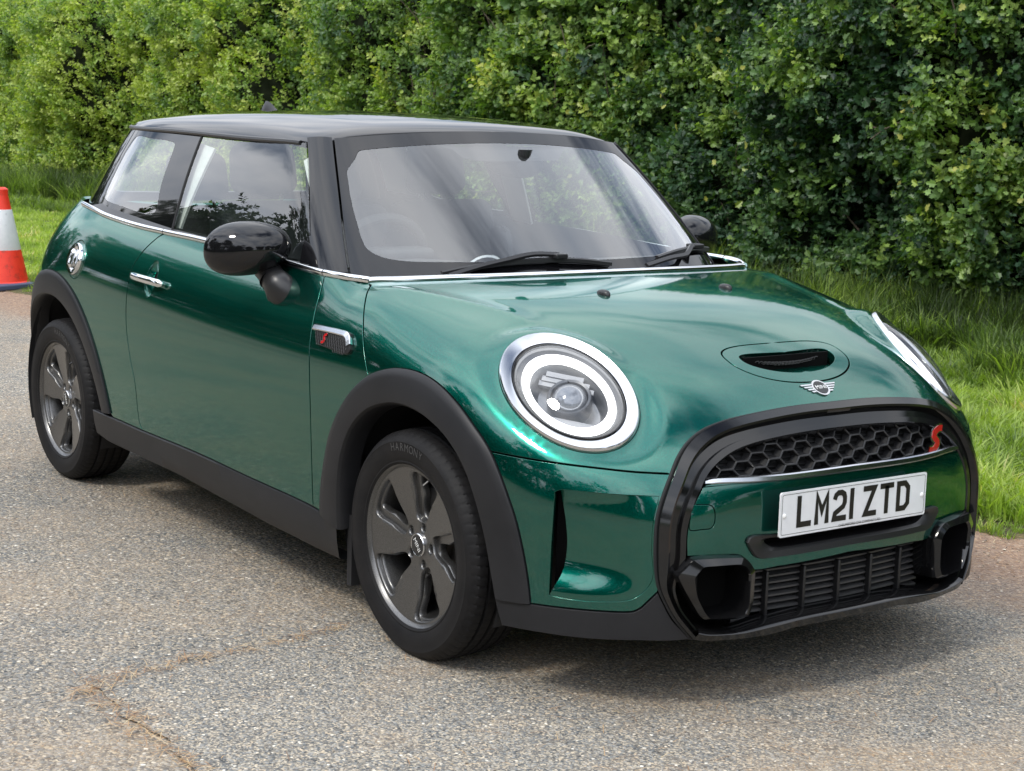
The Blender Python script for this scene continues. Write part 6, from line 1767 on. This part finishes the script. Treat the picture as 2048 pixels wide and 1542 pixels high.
def grit():
    r_ = np.random.default_rng(62); V = []; F = []
    ico = [(0, 0, 1), (.89, 0, .45), (.28, .85, .45), (-.72, .53, .45), (-.72, -.53, .45), (.28, -.85, .45), (0, 0, -.2)]
    fc_ = [(0, 1, 2), (0, 2, 3), (0, 3, 4), (0, 4, 5), (0, 5, 1), (6, 2, 1), (6, 3, 2), (6, 4, 3), (6, 5, 4), (6, 1, 5)]
    for i in range(5200):
        x = r_.uniform(-5, 2.4); y = r_.uniform(-2.7, 1.6); edge = yedge(x)-y
        if i < 2600: y = yedge(x)-abs(r_.normal(0, .28))
        s_ = r_.uniform(.0018, .0048)*(1.9 if r_.random() < .02 else 1); k = len(V); a = r_.uniform(0, 6.28); ca, sa = math.cos(a), math.sin(a); e = r_.uniform(.6, 1.5)
        for p in ico: X, Y, Z = p[0]*s_*e*r_.uniform(.8, 1.2), p[1]*s_*r_.uniform(.8, 1.2), p[2]*s_*.8; V.append((x+X*ca-Y*sa, y+X*sa+Y*ca, Z+s_*.2+.005))
        F += [tuple(q+k for q in f) for f in fc_]
    o = link('grit', mesh('grit', V, F, smooth=False), STONE); tag(o, kind='stuff')
grit()
print('grass s', time.time()-T0)
# ================================================================== TRAFFIC CONE
g0_ = pray([(4, 574)])[0]; tt_ = -CP[2]/g0_[2]; CC = CP+g0_*tt_; print('cone', CC)
cone = empty('traffic_cone', (CC[0], CC[1], 0), 'orange and white striped traffic cone standing behind the rear of the car', 'traffic cone')
def b_orange(m, nt, b):
    d = nz(nt, 14, 7, .7); c = ramp(nt, d.outputs['Fac'], [(.30, (.30, .035, .015)), (.45, (.74, .032, .012)), (.8, (.82, .055, .018))]); nt.links.new(c, b.inputs['Base Color'])
ORANGE = mat('orange_cone_plastic', rough=.45, build=b_orange)
def b_refl(m, nt, b):
    d = nz(nt, 22, 8, .75); c = ramp(nt, d.outputs['Fac'], [(.30, (.30, .31, .33)), (.40, (.66, .69, .72)), (.8, (.78, .80, .82))]); nt.links.new(c, b.inputs['Base Color'])
REFL = mat('scuffed_white_sleeve', rough=.4, build=b_refl)
BASEM = mat('dark_blue_rubber_base', (.055, .07, .13), .6)
def rings(prof, n=40):
    V = []; 
    for r_, z in prof: V += [(r_*math.cos(a), r_*math.sin(a), z) for a in np.linspace(0, 2*np.pi, n+1)[:-1]]
    return V, [(j*n+i, j*n+(i+1) % n, (j+1)*n+(i+1) % n, (j+1)*n+i) for j in range(len(prof)-1) for i in range(n)]
cr = lambda z: .205-.150*(z/.70)
V, F = rings([(cr(.05)+.012, .045), (cr(.05), .055), (cr(.30), .30), (cr(.30)+.001, .30)]); m = MB(); m.add(V, F); m.build('cone_body', ORANGE, cone)
V, F = rings([(cr(.29), .285), (cr(.30)+.003, .287), (cr(.585)+.003, .585), (cr(.59)-.002, .587)]); m = MB(); m.add(V, F); m.build('white_sleeve', REFL, cone)
V, F = rings([(cr(.585), .585), (cr(.69), .69), (cr(.70)+.002, .70), (cr(.70)+.002, .735), (.040, .748), (.030, .75), (.029, .70)]); m = MB(); m.add(V, F); m.build('cone_top', ORANGE, cone)
m = MB(); m.box((0, 0, .025), (.255, .255, .022)); o = m.build('cone_base', BASEM, cone); bevel(o, .012, 3); cone.rotation_euler = (0, 0, R(22))
# ================================================================== TREES ACROSS THE ROAD (behind the photographer; the paint mirrors them)
ts = [sprig(s_, 14, .22, .085, True, TREEM) for s_ in (31, 32)]
tr = np.random.default_rng(91)
TP = []; TT = MB()
def tree(x, y, h, w_, kind, i):
    m = MB(); m.tube([(0, 0, -.1), (.05, .02, h*.3), (-.05, .08, h*.6), (0, 0, h*.9)], [.28, .20, .13, .04], 9)
    P = []
    for k in range(9):
        a = tr.uniform(0, 6.28); z0 = h*tr.uniform(.25, .7); l_ = w_*.45; m.tube([(0, 0, z0), (l_*.5*math.cos(a), l_*.5*math.sin(a), z0+l_*.25), (l_*math.cos(a), l_*math.sin(a), z0+l_*(.5 if kind < 2 else .1))], [.10, .06, .02], 6)
    TT.add([(v[0]+x, v[1]+y, v[2]) for v in m.V], m.F)
    n = 1500
    if kind == 2:
        for k in range(13):
            z0 = h*(.25+.7*k/13); a0 = tr.uniform(0, 6.28); r0 = w_*.5*(1.05-.75*k/13)
            for q in range(n//13): a = a0+tr.normal(0, .9); r_ = r0*math.sqrt(tr.random()); P.append((r_*math.cos(a), r_*math.sin(a), z0+tr.normal(0, .10)-.03*r_))
    else:
        cs = [(tr.normal(0, w_*.22), tr.normal(0, w_*.22), h*tr.uniform(.25, .88), w_*tr.uniform(.16, .30)) for _ in range(13)]
        for c in cs:
            for q in range(n//13): d = nrm(tr.normal(0, 1, 3)); P.append((c[0]+d[0]*c[3], c[1]+d[1]*c[3], max(.2, c[2]+d[2]*c[3]*(.8 if kind == 0 else 1.2))))
    TP.append(np.array(P)+[x, y, 0])
for i, (x, y, h, w_, k) in enumerate([(-37, -17, 11, 10, 0), (-30, -16, 9, 8, 0), (-23, -17, 13, 8, 1), (-16.5, -15.5, 7, 7, 0), (-9, -18, 13, 11, 2), (-3.5, -17, 7.5, 6, 0), (3, -20, 14, 12, 2), (9, -19, 5, 5.5, 0), (15, -20, 8, 7, 1), (21, -14, 6, 7, 0), (26, -6, 7, 7, 0), (29, 3, 6, 7, 1), (30, 11, 7, 7, 0)]): tree(x, y, h, w_, k, i)
# a low thicket ties them together
for i in range(60): TP.append(np.array([-45+i*1.2, -21, 0])+tr.normal(0, 1, (60, 3))*[.8, .8, .1]+np.abs(tr.normal(0, 1, (60, 1)))*[0, 0, 1.0])
for i, (x, y) in enumerate([(-52, -16), (-56, -9), (-54, -2), (-58, 5), (-53, 11)]): tree(x, y, 8+2*math.sin(i*2.1), 9, i % 2, i)
for i in range(26): TP.append(np.array([-51, -20+i*1.3, 0])+tr.normal(0, 1, (60, 3))*[.8, .8, .1]+np.abs(tr.normal(0, 1, (60, 1)))*[0, 0, 1.2])
P = np.concatenate(TP); n = len(P)
o = scatter('tree_line', P, tr.uniform(0, 6.28, (n, 3)), tr.uniform(2.6, 4.2, n), np.clip(.3+.5*vnoise(P, 1.2, 3)+tr.normal(0, .1, n), 0, 1), tr.choice(2, n), ts)
o2 = TT.build('trunks', BARK, o); o2['kind'] = 'stuff'
print('all s', time.time()-T0)
